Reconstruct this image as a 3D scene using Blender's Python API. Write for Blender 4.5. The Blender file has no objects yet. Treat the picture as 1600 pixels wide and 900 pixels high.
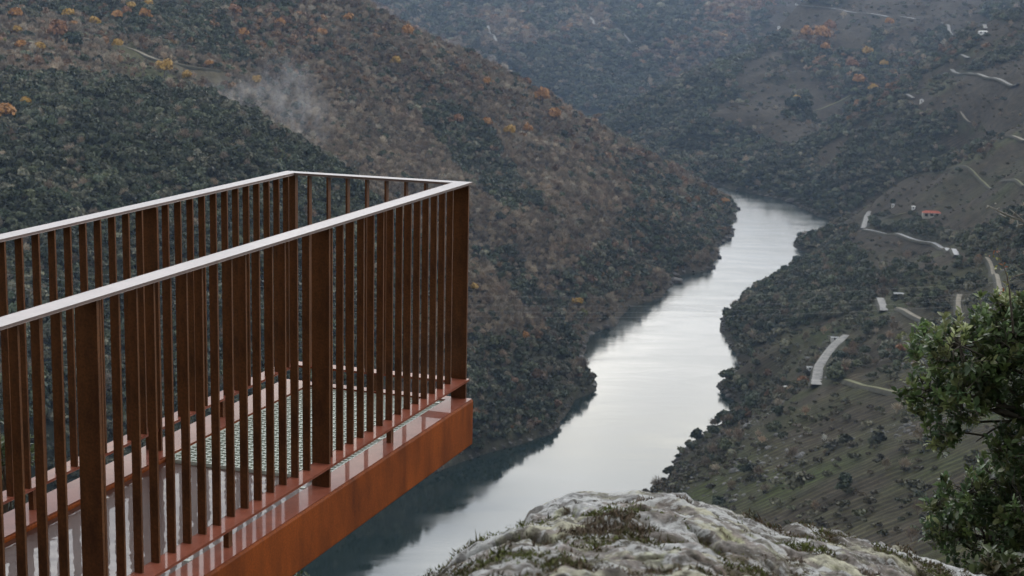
import bpy, math, random
import numpy as np
from mathutils import Matrix, Vector
random.seed(7); rng = np.random.default_rng(11)
sc = bpy.context.scene
COL = sc.collection

# ------------------------------------------------------------------ camera
F = 2562.0; PITCH = .1839; ROLL = .0202; EYE = 350.0      # focal length in photo pixels (1600 wide)
_fw = np.array([0, math.cos(PITCH), -math.sin(PITCH)])
_up0 = np.array([0, math.sin(PITCH), math.cos(PITCH)]); _rt0 = np.array([1., 0, 0])
_rt = _rt0*math.cos(ROLL)+_up0*math.sin(ROLL); _up = -_rt0*math.sin(ROLL)+_up0*math.cos(ROLL)
cd = bpy.data.cameras.new('camera'); cam = bpy.data.objects.new('camera', cd); COL.objects.link(cam)
m = Matrix.Identity(4)
for i in range(3):
    m[i][0] = _rt[i]; m[i][1] = _up[i]; m[i][2] = -_fw[i]
m[2][3] = EYE
cam.matrix_world = m
cd.sensor_width = 36; cd.lens = 36*F/1600; cd.clip_start = .1; cd.clip_end = 30000
cd.dof.use_dof = True; cd.dof.focus_distance = 7.3; cd.dof.aperture_fstop = 11
sc.camera = cam

# ------------------------------------------------------------------ sky and sun
w = bpy.data.worlds.new('World'); sc.world = w; w.use_nodes = True
nt = w.node_tree; N = nt.nodes; L = nt.links; N.clear()
out = N.new('ShaderNodeOutputWorld'); bg = N.new('ShaderNodeBackground')
sky = N.new('ShaderNodeTexSky'); sky.sky_type = 'NISHITA'; sky.sun_disc = False
SUN_EL = math.radians(38); SUN_ROT = math.radians(60)
sky.sun_elevation = SUN_EL; sky.sun_rotation = SUN_ROT; sky.altitude = 500; sky.air_density = 1; sky.dust_density = 1.5
tc = N.new('ShaderNodeTexCoord'); mp = N.new('ShaderNodeMapping'); mp.inputs['Scale'].default_value = (1, 1, 3.2)
mp.inputs['Location'].default_value = (.35, .1, .12)
L.new(tc.outputs['Generated'], mp.inputs['Vector'])
nz = N.new('ShaderNodeTexNoise'); nz.inputs['Scale'].default_value = 5.5; nz.inputs['Detail'].default_value = 5; nz.inputs['Roughness'].default_value = .5
L.new(mp.outputs[0], nz.inputs['Vector'])
cr = N.new('ShaderNodeValToRGB'); cr.color_ramp.elements[0].position = .36; cr.color_ramp.elements[1].position = .62
cr.color_ramp.elements[0].color = (.50, .52, .55, 1); cr.color_ramp.elements[1].color = (1.10, 1.075, 1.02, 1)
L.new(nz.outputs['Fac'], cr.inputs['Fac'])
sc_ = N.new('ShaderNodeMixRGB'); sc_.blend_type = 'MULTIPLY'; sc_.inputs['Fac'].default_value = 1; sc_.inputs['Color2'].default_value = (30, 30, 30, 1)
L.new(cr.outputs['Color'], sc_.inputs['Color1'])
# cloud layers: bright low band ahead, greyer overhead and behind
sx = N.new('ShaderNodeSeparateXYZ'); L.new(tc.outputs['Generated'], sx.inputs[0])
nb = N.new('ShaderNodeMath'); nb.operation = 'MULTIPLY_ADD'; L.new(nz.outputs['Fac'], nb.inputs[0]); nb.inputs[1].default_value = .09; L.new(sx.outputs['Z'], nb.inputs[2])
el = N.new('ShaderNodeValToRGB'); e = el.color_ramp.elements
stops = [(0., (.46, .48, .52)), (.17, (.56, .58, .61)), (.225, (1.15, 1.15, 1.16)), (.285, (1.42, 1.41, 1.39)), (.315, (1.85, 1.80, 1.66)), (.345, (1.30, 1.33, 1.37)), (.42, (1.55, 1.61, 1.69)), (.55, (.72, .74, .77)), (1., (.44, .44, .44))]
while len(e) < len(stops): e.new(.5)
for i, (p_, c_) in enumerate(stops): e[i].position = p_; e[i].color = (*c_, 1)
L.new(nb.outputs[0], el.inputs['Fac'])
m0 = N.new('ShaderNodeMixRGB'); m0.blend_type = 'MULTIPLY'; m0.inputs['Fac'].default_value = 1; L.new(sc_.outputs['Color'], m0.inputs['Color1']); L.new(el.outputs['Color'], m0.inputs['Color2'])
fr = N.new('ShaderNodeMapRange'); fr.inputs['From Min'].default_value = -1; fr.inputs['From Max'].default_value = 1; fr.inputs['To Min'].default_value = .35; fr.inputs['To Max'].default_value = 1.05; L.new(sx.outputs['Y'], fr.inputs['Value'])
m1_ = N.new('ShaderNodeMixRGB'); m1_.blend_type = 'MULTIPLY'; m1_.inputs['Fac'].default_value = 1; L.new(m0.outputs['Color'], m1_.inputs['Color1']); L.new(fr.outputs[0], m1_.inputs['Color2'])
mx = N.new('ShaderNodeMixRGB'); mx.inputs['Fac'].default_value = .95
L.new(sky.outputs['Color'], mx.inputs['Color1']); L.new(m1_.outputs['Color'], mx.inputs['Color2'])
L.new(mx.outputs['Color'], bg.inputs['Color']); bg.inputs['Strength'].default_value = .10
L.new(bg.outputs[0], out.inputs['Surface'])
sd = bpy.data.lights.new('sun', 'SUN'); sd.energy = .9; sd.angle = math.radians(25); sd.color = (1, .96, .9)
so = bpy.data.objects.new('sun', sd); COL.objects.link(so)
_sdir = Vector((math.sin(SUN_ROT)*math.cos(SUN_EL), math.cos(SUN_ROT)*math.cos(SUN_EL), math.sin(SUN_EL)))
so.rotation_euler = _sdir.to_track_quat('Z', 'Y').to_euler(); so.location = (0, 0, 900)
sc.view_settings.view_transform = 'Standard'; sc.view_settings.look = 'None'; sc.view_settings.gamma = 1
sc.view_settings.exposure = 0.0
sc.render.engine = 'CYCLES'
sc.cycles.max_bounces = 6; sc.cycles.diffuse_bounces = 3; sc.cycles.glossy_bounces = 3; sc.cycles.volume_bounces = 1
sc.cycles.transparent_max_bounces = 8; sc.cycles.use_denoising = True
sc.cycles.use_light_tree = False

# ------------------------------------------------------------------ helpers
def pix(P):
    d = np.asarray(P, float) - np.array([0, 0, EYE]); dep = d@_fw
    return 800+F*(d@_rt)/dep, 450-F*(d@_up)/dep
def ray(px, py):
    d = _fw + _rt*((px-800)/F) + _up*((450-py)/F)
    return d/math.hypot(d[0], d[1])                 # horizontal length 1
def at(px, py, D):
    """point seen at photo pixel px, py, at horizontal distance D"""
    d = ray(px, py); return np.array([d[0]*D, d[1]*D, EYE+d[2]*D])
def tag(o, label=None, cat=None, group=None, kind=None):
    if label: o['label'] = label
    if cat: o['category'] = cat
    if group: o['group'] = group
    if kind: o['kind'] = kind
    return o
def link(o, parent=None):
    COL.objects.link(o)
    if parent: o.parent = parent
    return o
def empty(name, loc=(0, 0, 0), rz=0):
    o = bpy.data.objects.new(name, None); o.location = loc; o.rotation_euler.z = rz; o.empty_display_size = .2
    return link(o)
def hsh(ix, iy, iz, seed):
    h = (ix*374761393 + iy*668265263 + iz*2147483647 + seed*1274126177) & 0xffffffff
    h = ((h ^ (h >> 13))*1103515245) & 0xffffffff
    h = ((h ^ (h >> 16))*2246822519) & 0xffffffff
    return ((h ^ (h >> 15)) & 0xffffff)/float(0xffffff)*2-1
def noise(x, y, z=0., seed=0):
    x, y, z = np.broadcast_arrays(np.asarray(x, float), np.asarray(y, float), np.asarray(z, float))
    ix = np.floor(x).astype(np.int64); iy = np.floor(y).astype(np.int64); iz = np.floor(z).astype(np.int64)
    fx = x-ix; fy = y-iy; fz = z-iz
    fx = fx*fx*(3-2*fx); fy = fy*fy*(3-2*fy); fz = fz*fz*(3-2*fz)
    r = 0
    for a in (0, 1):
        for b in (0, 1):
            for c in (0, 1):
                r = r + hsh(ix+a, iy+b, iz+c, seed)*(fx if a else 1-fx)*(fy if b else 1-fy)*(fz if c else 1-fz)
    return r
def fbm(x, y, z=0., o=4, seed=0, g=.5):
    r = 0; a = 1.; s = 0
    for i in range(o):
        r = r + a*noise(x, y, z, seed+i*17); s += a; a *= g
        x = np.asarray(x)*2.03+1.7; y = np.asarray(y)*2.03+3.1; z = np.asarray(z)*2.03+.7
    return r/s
def mesh_np(name, V, Fq, mats, smooth=False, cols=None, midx=None):
    """V (n,3), Fq (m,k) one face size"""
    V = np.ascontiguousarray(V, np.float32); Fq = np.ascontiguousarray(Fq, np.int32)
    me = bpy.data.meshes.new(name); n, k = Fq.shape
    me.vertices.add(len(V)); me.vertices.foreach_set('co', V.ravel())
    me.loops.add(n*k); me.loops.foreach_set('vertex_index', Fq.ravel())
    me.polygons.add(n); me.polygons.foreach_set('loop_start', np.arange(0, n*k, k, dtype=np.int32))
    try: me.polygons.foreach_set('loop_total', np.full(n, k, np.int32))
    except Exception: pass
    if smooth: me.polygons.foreach_set('use_smooth', np.ones(n, bool))
    if midx is not None: me.polygons.foreach_set('material_index', np.asarray(midx, np.int32))
    if cols is not None:
        a = me.color_attributes.new('cover', 'FLOAT_COLOR', 'POINT')
        c = np.ones((len(V), 4), np.float32); c[:, :cols.shape[1]] = cols; a.data.foreach_set('color', c.ravel())
    me.update(calc_edges=True); me.validate()
    for mt in (mats if isinstance(mats, (list, tuple)) else [mats]): me.materials.append(mt)
    return me
class MB:
    def __init__(s): s.v = []; s.f = []
    def add(s, vs, fs):
        b = len(s.v); s.v += [tuple(p) for p in vs]; s.f += [tuple(b+i for i in f) for f in fs]
    def box(s, x0, x1, y0, y1, z0, z1):
        s.add([(x0, y0, z0), (x1, y0, z0), (x1, y1, z0), (x0, y1, z0), (x0, y0, z1), (x1, y0, z1), (x1, y1, z1), (x0, y1, z1)],
              [(3, 2, 1, 0), (4, 5, 6, 7), (0, 1, 5, 4), (1, 2, 6, 5), (2, 3, 7, 6), (3, 0, 4, 7)])
    def tube(s, pts, rad, n=6):
        pts = [Vector(p) for p in pts]; rings = []
        for i, p in enumerate(pts):
            t = (pts[min(i+1, len(pts)-1)]-pts[max(i-1, 0)]).normalized()
            u = t.cross(Vector((.13, .21, .97))).normalized(); v = t.cross(u)
            r = rad[i] if isinstance(rad, (list, tuple)) else rad
            rings.append([p+u*r*math.cos(2*math.pi*k/n)+v*r*math.sin(2*math.pi*k/n) for k in range(n)])
        vs = [q for rr in rings for q in rr]; fs = []
        for i in range(len(pts)-1):
            for k in range(n):
                a = i*n+k; b = i*n+(k+1) % n; fs.append((a, b, b+n, a+n))
        fs.append(tuple(range(n-1, -1, -1))); fs.append(tuple((len(pts)-1)*n+k for k in range(n)))
        s.add(vs, fs)
    def mesh(s, name, mat, bevel=0, smooth=False):
        me = bpy.data.meshes.new(name); me.from_pydata(s.v, [], s.f); me.materials.append(mat)
        if smooth:
            for p in me.polygons: p.use_smooth = True
        me.update(); return me
    def build(s, name, mat, parent=None, bevel=0, smooth=False):
        o = bpy.data.objects.new(name, s.mesh(name, mat, smooth=smooth))
        if bevel:
            b = o.modifiers.new('bevel', 'BEVEL'); b.width = bevel; b.segments = 2; b.limit_method = 'ANGLE'
        return link(o, parent)
def newmat(name):
    mt = bpy.data.materials.new(name); mt.use_nodes = True; nt = mt.node_tree
    b = nt.nodes['Principled BSDF']; return mt, nt, b
def nd(nt, typ, **kw):
    n = nt.nodes.new(typ)
    for k, v in kw.items():
        if k in n.inputs: n.inputs[k].default_value = v
        else: setattr(n, k, v)
    return n
def ramp(nt, fac, stops):
    r = nt.nodes.new('ShaderNodeValToRGB'); e = r.color_ramp.elements
    while len(e) < len(stops): e.new(.5)
    for i, (p, c) in enumerate(stops): e[i].position = p; e[i].color = (c[0], c[1], c[2], 1) if not isinstance(c, float) else (c, c, c, 1)
    nt.links.new(fac, r.inputs['Fac']); return r

# ------------------------------------------------------------------ terrain: heights by radial basis over surveyed points
ctl = []
def Z0(pts, z=0.):
    for px, py in pts:
        d = ray(px, py); D = (z-EYE)/d[2]; ctl.append((d[0]*D, d[1]*D, z))
def PD(pts):
    for px, py, D in pts:
        p = at(px, py, D); ctl.append(tuple(p))
def AZ(pts):
    for px, D, z in pts:
        d = ray(px, 450); ctl.append((d[0]*D, d[1]*D, z))
SHL = [(160,955),(330,885),(450,835),(560,785),(640,750),(704,724),(745,706),(811,695),(862,676),(882,650),(885,620),(905,587),(913,557),(907,516),(940,497),(975,480),(1015,455),(1050,430),(1085,410),(1117,393),(1143,372),(1138,350),(1136,333),(1156,330)]
SHF = [(1200,307),(1243,317),(1285,332),(1314,354)]
SHR = [(1304,374),(1284,398),(1238,423),(1198,444),(1143,483),(1130,510),(1142,534),(1160,570),(1153,590),(1156,624),(1160,656)]
Z0(SHL); Z0(SHF); Z0(SHR)
# river bed
Z0([(300,960),(480,900),(620,850),(760,790),(880,760),(950,700),(1010,650),(1020,590),(1010,540),(1060,490),(1120,450),(1170,400),(1210,370),(1225,345)], -14)
AZ([(1130,2860,-8),(1060,3200,-8),(990,3600,-8),(920,4100,-5),(860,4700,0)])
# near right bank, mostly behind the boulder
AZ([(1060,1130,0),(1000,1080,0),(900,985,0),(780,910,0),(640,860,0),(450,820,0),(200,790,0),(0,760,0),(0,880,-12),(-200,900,-12),(-200,1020,0),(-400,960,0)])
# the camera's own hill
AZ([(800,120,285),(800,300,205),(800,500,125),(800,700,60),(400,120,280),(400,300,200),(400,500,120),(400,700,30),(0,120,280),(0,300,205),(0,600,80),
    (1200,120,290),(1200,300,215),(1200,500,150),(1600,120,300),(1600,300,240),(1900,500,240),(2000,250,290),(-400,300,220),(-400,600,100)])
# spur A, near right
PD([(1152,673,1210),(1064,734,1060),(1045,757,1010),(1008,784,930),(1232,625,1130),(1290,603,1090),(1335,596,1050),(1420,610,980),(1520,625,900),(1600,640,840),
    (1100,780,870),(1300,700,900),(1200,800,790),(1420,700,800),(1500,800,660),(1400,880,600),(1250,880,640),(1600,760,640),(1600,880,540)])
# saddle behind it, with the road, and the lower ground by the river
PD([(1180,560,1440),(1200,620,1290),(1230,590,1330),(1276,612,1220),(1300,560,1290),(1324,525,1370),(1380,580,1170),(1440,560,1120),(1500,560,1060),(1600,560,980),
    (1250,520,1530),(1350,500,1440),(1390,480,1480),(1450,480,1330),(1540,480,1180),(1600,470,1120)])
# spur B wooded nose
PD([(1150,490,1740),(1208,443,1890),(1250,420,1980),(1200,500,1640),(1270,470,1690),(1288,402,2070),(1318,382,2100),(1345,367,2080),(1330,430,1800),(1400,430,1700),(1400,390,1900),(1480,395,1720),(1500,407,1640),(1560,430,1390),(1600,400,1400)])
# slope C with the house
PD([(1300,350,2260),(1345,340,2250),(1360,325,2290),(1400,320,2240),(1455,335,2080),(1400,290,2350),(1440,268,2360),(1480,258,2340),(1540,300,2020),(1540,350,1850),(1600,330,1700),(1600,260,1880),(1580,214,2180),(1600,206,2170),(1700,180,2100),(1700,260,1700)])
AZ([(1400,2620,40),(1480,2640,70),(1580,2500,130),(1320,2500,2)])
# slope D, woods under the diagonal ridge
PD([(1240,295,2830),(1300,300,2640),(1330,250,2820),(1400,240,2700),(1400,190,2900),(1480,200,2650),(1500,130,2850),(1580,150,2600),(1600,90,2700),
    (1232,235,3080),(1333,184,3100),(1430,130,3120),(1520,58,3200),(1600,27,3250),(1700,0,3300),(1190,275,2920)])
AZ([(1333,3400,50),(1430,3500,95),(1520,3600,150),(1640,3700,230),(1700,2900,300)])
# slope E
PD([(1120,290,2960),(1050,245,3150),(1150,240,3100),(1000,225,3350),(950,205,3750),(1013,160,3780),(1067,128,3850),(1120,98,4000),(1200,64,4350),(1243,8,4850),(1100,180,3400),(1200,170,3450),(1250,180,3500),(1290,150,3700),(1300,100,4000),(1400,110,3850),(1460,80,3950),(1300,50,4400),(1400,30,4500),(1500,30,4400),(1400,0,5000),(1600,0,4700)])
AZ([(1013,4200,20),(1067,4300,40),(1120,4500,70),(1200,4900,110),(1243,5400,190)])
# slope F, the farthest
PD([(900,150,4700),(850,130,4750),(950,130,4900),(1000,80,5200),(1050,60,5300),(800,70,5000),(700,60,5000),(620,30,5100),(1150,40,5600),(1000,0,6200),(800,0,5900),(600,0,5700),(1150,-20,6500)])
AZ([(0,8000,620),(400,8000,560),(800,8200,520),(1200,8200,560),(1600,8000,620),(2000,6000,620),(-400,6000,620),(1600,6200,480),(2000,4000,500),(2000,2500,430),(1900,1500,330),(1900,1000,230)])
# left hill: skyline, its far side, its face
PD([(540,-2,2350),(640,58,2400),(740,98,2440),(850,148,2480),(900,188,2510),(960,225,2540),(1040,270,2580),(1100,304,2600),(1130,322,2580)])
AZ([(540,2900,270),(640,2900,220),(740,2950,170),(850,3000,110),(960,3050,50),(1040,2950,10),(440,3800,200),(640,4000,60),(200,3400,420),(0,3000,450),(400,3000,400),(-400,3000,500)])
PD([(560,60,2200),(560,130,2050),(640,150,2130),(640,250,1930),(560,230,1880),(740,180,2180),(740,270,2020),(800,350,1800),(900,300,1960),(900,400,1750),(1000,320,2080),(1000,400,1880),(1060,350,2130),(1085,385,2080),(740,350,1740),(800,420,1700),(860,470,1640),(930,460,1700)])
PD([(340,165,1820),(430,225,1770),(520,285,1690),(620,365,1620),(750,455,1580),(860,535,1530)])   # gully
PD([(0,130,1560),(150,140,1560),(330,152,1600),(430,203,1580),(500,250,1490),(620,345,1410),(750,435,1404),(850,520,1405),(888,560,1420)])   # near spur crest
PD([(0,300,1230),(200,300,1260),(400,350,1261),(0,500,1050),(200,500,1090),(400,500,1142),(600,450,1300),(600,560,1205),(750,550,1322),(720,640,1215),(850,620,1320),(0,650,930),(200,680,950),(400,700,1005),(-300,300,1300),(-300,600,1050),(-300,100,1700)])
PD([(0,60,1900),(0,0,2150),(100,60,1950),(200,80,1930),(270,105,1880),(345,112,1880),(400,50,2150),(400,140,1950),(400,0,2280),(200,0,2200),(300,30,2100),(480,30,2250),(480,140,2000)])
ctl = np.array(ctl)
def _ph(r): return np.sqrt(r*r+30.**2)
S = 1000.
_Pc = ctl[:, :2]
_A = _ph(np.linalg.norm(_Pc[:, None]-_Pc[None], axis=2))/S
n_ = len(ctl); _Q = np.c_[np.ones(n_), _Pc/S]
_M = np.block([[_A-np.eye(n_)*.01, _Q], [_Q.T, np.zeros((3, 3))]])
_W = np.linalg.solve(_M, np.r_[ctl[:, 2], 0, 0, 0])
def hgt(X, Y):
    sh = X.shape; X = X.ravel(); Y = Y.ravel(); r = _W[n_]+_W[n_+1]*X/S+_W[n_+2]*Y/S
    for i in range(n_):
        r = r+_W[i]*_ph(np.hypot(X-_Pc[i, 0], Y-_Pc[i, 1]))/S
    r = r.reshape(sh); X = X.reshape(sh); Y = Y.reshape(sh)
    k = np.clip((r-1)/25, 0, 1)
    n1 = fbm(X/260, Y/260, o=4, seed=3); rg = 1-np.abs(fbm(X/150, Y/150, o=3, seed=9))*2
    far = np.clip(np.hypot(X, Y)/1500, .35, 2.)
    r = r+k*far*(n1*11+(rg-.4)*6)
    r = r+np.clip((r+8)/8, 0, 1)*fbm(X/22, Y/22, o=3, seed=21)*1.8
    # steep rocky rim just above the water
    r = np.where(r > .0, r+np.clip(r/3, 0, 1)*2.2, r)
    return r
NA, NR = 860, 860
AZS = np.linspace(math.radians(-31), math.radians(31), NA)
RS = np.exp(np.linspace(math.log(45), math.log(8000), NR))
AA, RR = np.meshgrid(AZS, RS, indexing='ij')
GX = RR*np.sin(AA); GY = RR*np.cos(AA); GZ = hgt(GX, GY)
def gsample(x, y, G=None):
    G = GZ if G is None else G
    a = np.arctan2(x, y); r = np.hypot(x, y)
    i = np.clip((a-AZS[0])/(AZS[1]-AZS[0]), 0, NA-1.001); j = np.clip((np.log(np.maximum(r, 46))-math.log(45))/(math.log(8000/45)/(NR-1)), 0, NR-1.001)
    i0 = i.astype(int); j0 = j.astype(int); fi = i-i0; fj = j-j0
    return (G[i0, j0]*(1-fi)*(1-fj)+G[i0+1, j0]*fi*(1-fj)+G[i0, j0+1]*(1-fi)*fj+G[i0+1, j0+1]*fi*fj)
def hit(px, py):
    """where the photo's pixel meets the ground"""
    d = ray(px, py); r = RS; z = gsample(d[0]*r, d[1]*r); s = z-(EYE+d[2]*r)
    k = np.where((s > 0) & (r > 150))[0]
    if len(k) == 0: k = [NR-1]
    k = k[0]; t = s[k-1]/(s[k-1]-s[k]) if k > 0 and s[k] != s[k-1] else 0
    D = r[k-1]+(r[k]-r[k-1])*t
    return np.array([d[0]*D, d[1]*D, EYE+d[2]*D])
TANE = (GZ-EYE)/RR; RUN = np.maximum.accumulate(TANE, axis=1)
VIS = TANE > RUN-.012                     # visible or nearly so

# land cover, laid out over the hills
def cover(X, Y, Z):
    """returns probability arrays of cover classes: 0 evergreen 1 bare wood 2 autumn 3 vineyard 4 scrub 5 grass"""
    px, py = pix(np.stack([X, Y, Z], -1))
    n1 = fbm(X/90, Y/90, Z/90, 4, 31); n2 = fbm(X/90, Y/90, Z/90, 4, 57); n3 = fbm(X/300, Y/300, Z/120, 3, 77)
    wx = px+n1*26; wy = py+n2*16
    sh = px.shape; P = np.zeros(sh+(6,))
    def inside(poly):
        c = np.zeros(sh, bool); j = len(poly)-1
        for i in range(len(poly)):
            xi, yi = poly[i]; xj, yj = poly[j]
            if yi != yj: c ^= ((yi > wy) != (yj > wy)) & (wx < (xj-xi)*(wy-yi)/(yj-yi)+xi)
            j = i
        return c
    cls = [.62,.12,.03,.03,.2,.0]
    P[:] = cls
    def put(poly, c): P[inside(poly)] = c
    # left hill
    put([(-900,-900),(540,-20),(700,80),(1140,320),(1140,400),(900,600),(500,900),(-900,1200)], [.06,.91,.005,0,.025,0])
    put([(300,-100),(540,-30),(760,90),(960,215),(1120,310),(1000,300),(800,190),(640,160),(430,150),(330,60)], [.14,.70,.12,0,.04,0])
    put([(-400,-200),(420,-200),(470,60),(340,110),(200,60),(-400,30)], [.74,.10,.05,0,.11,0])
    put([(-400,20),(100,30),(230,75),(420,120),(420,170),(330,140),(120,110),(-400,110)], [.12,.58,.08,0,.08,.14])
    put([(350,20),(480,20),(500,110),(420,130),(370,70)], [.2,.45,.3,0,.05,0]); put([(120,75),(200,65),(300,140),(230,150),(130,145)], [.02,.40,.02,0,.06,.5])
    put([(-400,95),(120,125),(330,150),(430,200),(520,255),(620,350),(700,430),(640,560),(300,950),(-400,900)], [.76,.05,.0,0,.19,0])
    put([(150,75),(250,115),(330,140),(280,150),(200,130)], [.0,.15,.03,.0,.1,.72])
    put([(640,160),(740,170),(800,250),(860,340),(780,330),(700,240)], [.8,.15,.02,0,.03,0])
    put([(960,240),(1130,320),(1150,380),(930,470),(860,500),(880,430),(1000,330)], [.62,.28,.06,0,.04,0])
    put([(740,530),(900,530),(900,660),(860,700),(700,730),(690,640)], [.72,.2,.03,0,.05,0])
    put([(730,380),(800,390),(900,520),(890,560),(840,500)], [.75,.2,.02,0,.03,0])
    # far slopes: wooded, with brown clearings and an autumn shoulder
    EV=[.80,.06,.01,.02,.11,0]; VN=[.01,.01,.0,.92,.05,.01]; SC=[.34,.06,.01,.12,.46,.01]; AU=[.12,.30,.46,.10,.02,0]; BR=[.02,.30,.04,.60,.04,0]; GS=[.05,.05,.02,.25,.28,.35]
    put([(500,-300),(1250,-300),(1240,10),(1100,100),(940,200),(800,90),(520,-20)], [.55,.16,.03,.20,.06,0])
    put([(560,-30),(880,-30),(860,60),(900,110),(760,90),(640,40)], [.45,.15,.01,.34,.05,0])
    put([(750,20),(800,15),(850,60),(860,110),(800,95),(760,60)], BR); put([(870,35),(960,10),(990,30),(940,60),(870,50)], BR)
    put([(960,10),(1010,15),(1060,0),(1120,60),(1040,110),(960,40)], EV)
    put([(1090,-60),(1250,-80),(1250,8),(1190,30),(1100,45)], AU); put([(990,80),(1090,55),(1190,45),(1150,80),(1050,130),(1000,110)], [.3,.35,.2,.1,.05,0])
    put([(800,70),(960,75),(1050,110),(1000,150),(950,200),(850,130)], EV)
    put([(940,205),(1010,158),(1110,100),(1180,85),(1165,140),(1105,165),(1110,190),(1160,190),(1185,240),(1250,230),(1190,260),(1180,300),(1050,260)], [.74,.06,.0,.04,.16,0])
    put([(1185,80),(1215,70),(1270,115),(1300,150),(1330,185),(1235,232),(1185,215),(1165,190),(1110,185),(1115,165),(1165,150),(1160,120)], VN)
    put([(1232,150),(1252,148),(1272,190),(1238,192)], EV)
    put([(1200,100),(1228,95),(1232,130),(1205,128)], [.2,.1,0,.3,.4,0])
    put([(1240,-100),(1700,-100),(1700,20),(1540,55),(1440,80),(1330,60),(1225,75),(1195,60)], VN)
    put([(1205,62),(1240,55),(1300,88),(1420,90),(1420,130),(1370,175),(1330,190),(1300,150),(1270,110)], [.62,.10,.14,.08,.06,0])
    put([(1235,60),(1300,50),(1305,85),(1255,80)], [.1,.3,.5,.1,0,0])
    put([(1300,58),(1360,48),(1360,86),(1302,84)], VN); put([(1378,50),(1420,48),(1430,92),(1378,92)], [.03,.05,0,.82,.1,0]); put([(1362,50),(1378,50),(1380,95),(1360,92)], EV)
    put([(1430,44),(1530,50),(1480,80),(1440,110),(1425,95)], [.45,.1,.02,.15,.28,0])
    put([(1255,2),(1330,0),(1300,14),(1255,10)], EV); put([(1540,-10),(1610,-10),(1610,30),(1545,30)], EV)
    put([(1160,262),(1240,235),(1330,186),(1420,160),(1500,190),(1400,250),(1300,350),(1180,300)], [.60,.05,.0,.03,.32,0])
    put([(1310,225),(1340,215),(1285,270),(1270,268)], VN); put([(1335,200),(1400,172),(1395,185),(1340,215)], VN)
    put([(1420,165),(1440,118),(1500,90),(1600,15),(1700,0),(1700,210),(1560,215),(1500,200),(1485,175)], VN)
    put([(1490,120),(1530,100),(1600,70),(1600,88),(1540,112)], EV); put([(1440,150),(1455,122),(1490,118),(1490,128)], GS); put([(1500,95),(1600,30),(1600,45),(1520,88)], GS)
    put([(1400,160),(1470,172),(1500,195),(1560,210),(1480,255),(1400,282),(1310,345),(1300,330),(1380,240)], [.50,.04,.0,.04,.42,0])
    put([(1460,215),(1560,205),(1560,218),(1480,250)], VN)
    # right bank
    put([(1310,350),(1400,285),(1480,262),(1600,205),(1800,150),(1800,400),(1500,410),(1340,365)], [.0,.0,.0,.95,.03,.02])
    put([(1475,258),(1600,204),(1600,214),(1490,268)], GS); put([(1480,266),(1600,290),(1600,298),(1478,272)], [.2,0,0,.3,.5,0]); put([(1345,335),(1400,330),(1500,368),(1500,380),(1400,362),(1350,352)], [.35,0,0,.3,.35,0])
    put([(1300,372),(1345,362),(1380,368),(1470,390),(1500,410),(1500,430),(1420,440),(1370,430),(1340,390)], VN)
    put([(1480,382),(1620,325),(1700,330),(1700,392),(1530,402)], [.40,.04,.0,.2,.36,0])
    put([(1100,460),(1240,395),(1310,368),(1350,400),(1370,440),(1400,420),(1460,430),(1400,455),(1360,470),(1300,500),(1250,515),(1150,575),(1100,540)], [.66,.08,.0,.0,.26,0])
    put([(1150,560),(1250,512),(1365,480),(1340,520),(1290,545),(1265,600),(1150,660)], [.04,.01,.0,.86,.08,.01])
    put([(1150,575),(1195,590),(1230,600),(1200,630),(1150,660)], [.12,.04,.02,.32,.28,.22])
    put([(1380,440),(1800,380),(1800,640),(1400,610),(1320,595),(1320,530)], [.10,.02,.0,.66,.14,.08]); put([(1380,520),(1430,515),(1430,560),(1390,560)], GS)
    put([(1290,560),(1400,500),(1420,530),(1330,595)], [.04,.07,.01,.74,.14,0])
    put([(1120,672),(1250,612),(1340,590),(1900,650),(1900,1100),(900,1100),(960,780)], [.012,.01,.0,.86,.08,.038])
    put([(1110,700),(1150,670),(1160,740),(1060,780),(1010,790)], [.03,.02,0,.4,.5,.05])
    # near the water's edge woods thicken
    k = np.clip(1-Z/14, 0, 1)*(Z > 0); P *= (1-k*.5)[..., None]; P[..., 0] += k*.15; P[..., 4] += k*.12
    return P, px, py, n1, n2, n3
P, px, py, n1, n2, n3 = cover(GX, GY, GZ)
ALB = np.array([(.040,.046,.028),(.10,.082,.064),(.10,.066,.040),(.060,.047,.036),(.046,.048,.026),(.09,.10,.04)])
colr = (P[..., None]*ALB).sum(-2)/P.sum(-1)[..., None]
# vine rows and terrace walls that follow the contours
row = np.sin(GZ*2*math.pi/2.6+n1*3)
colr *= (1+(P[..., 3]*.0)*row)[..., None]
colr *= (1+.35*fbm(GX/18, GY/18, GZ/18, 3, 5)+.25*n2)[..., None]
gr = np.clip(n2*2.2+.05, 0, 1)*P[..., 3]*np.clip((2600-RR)/1200, 0, 1); colr = colr*(1-gr[..., None])+np.array((.052, .064, .022))*gr[..., None]
bank = np.clip(1-np.abs(GZ-1.5)/3.5, 0, 1); colr = colr*(1-bank[..., None]*.7)+np.array((.05, .042, .036))*bank[..., None]*.7
under = GZ < -.5; colr[under] = (.02, .02, .015)
cc = np.concatenate([np.clip(colr, .004, .5), np.clip(P[..., 3:4]+.25*P[..., 4:5], 0, 1)], -1)

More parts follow.
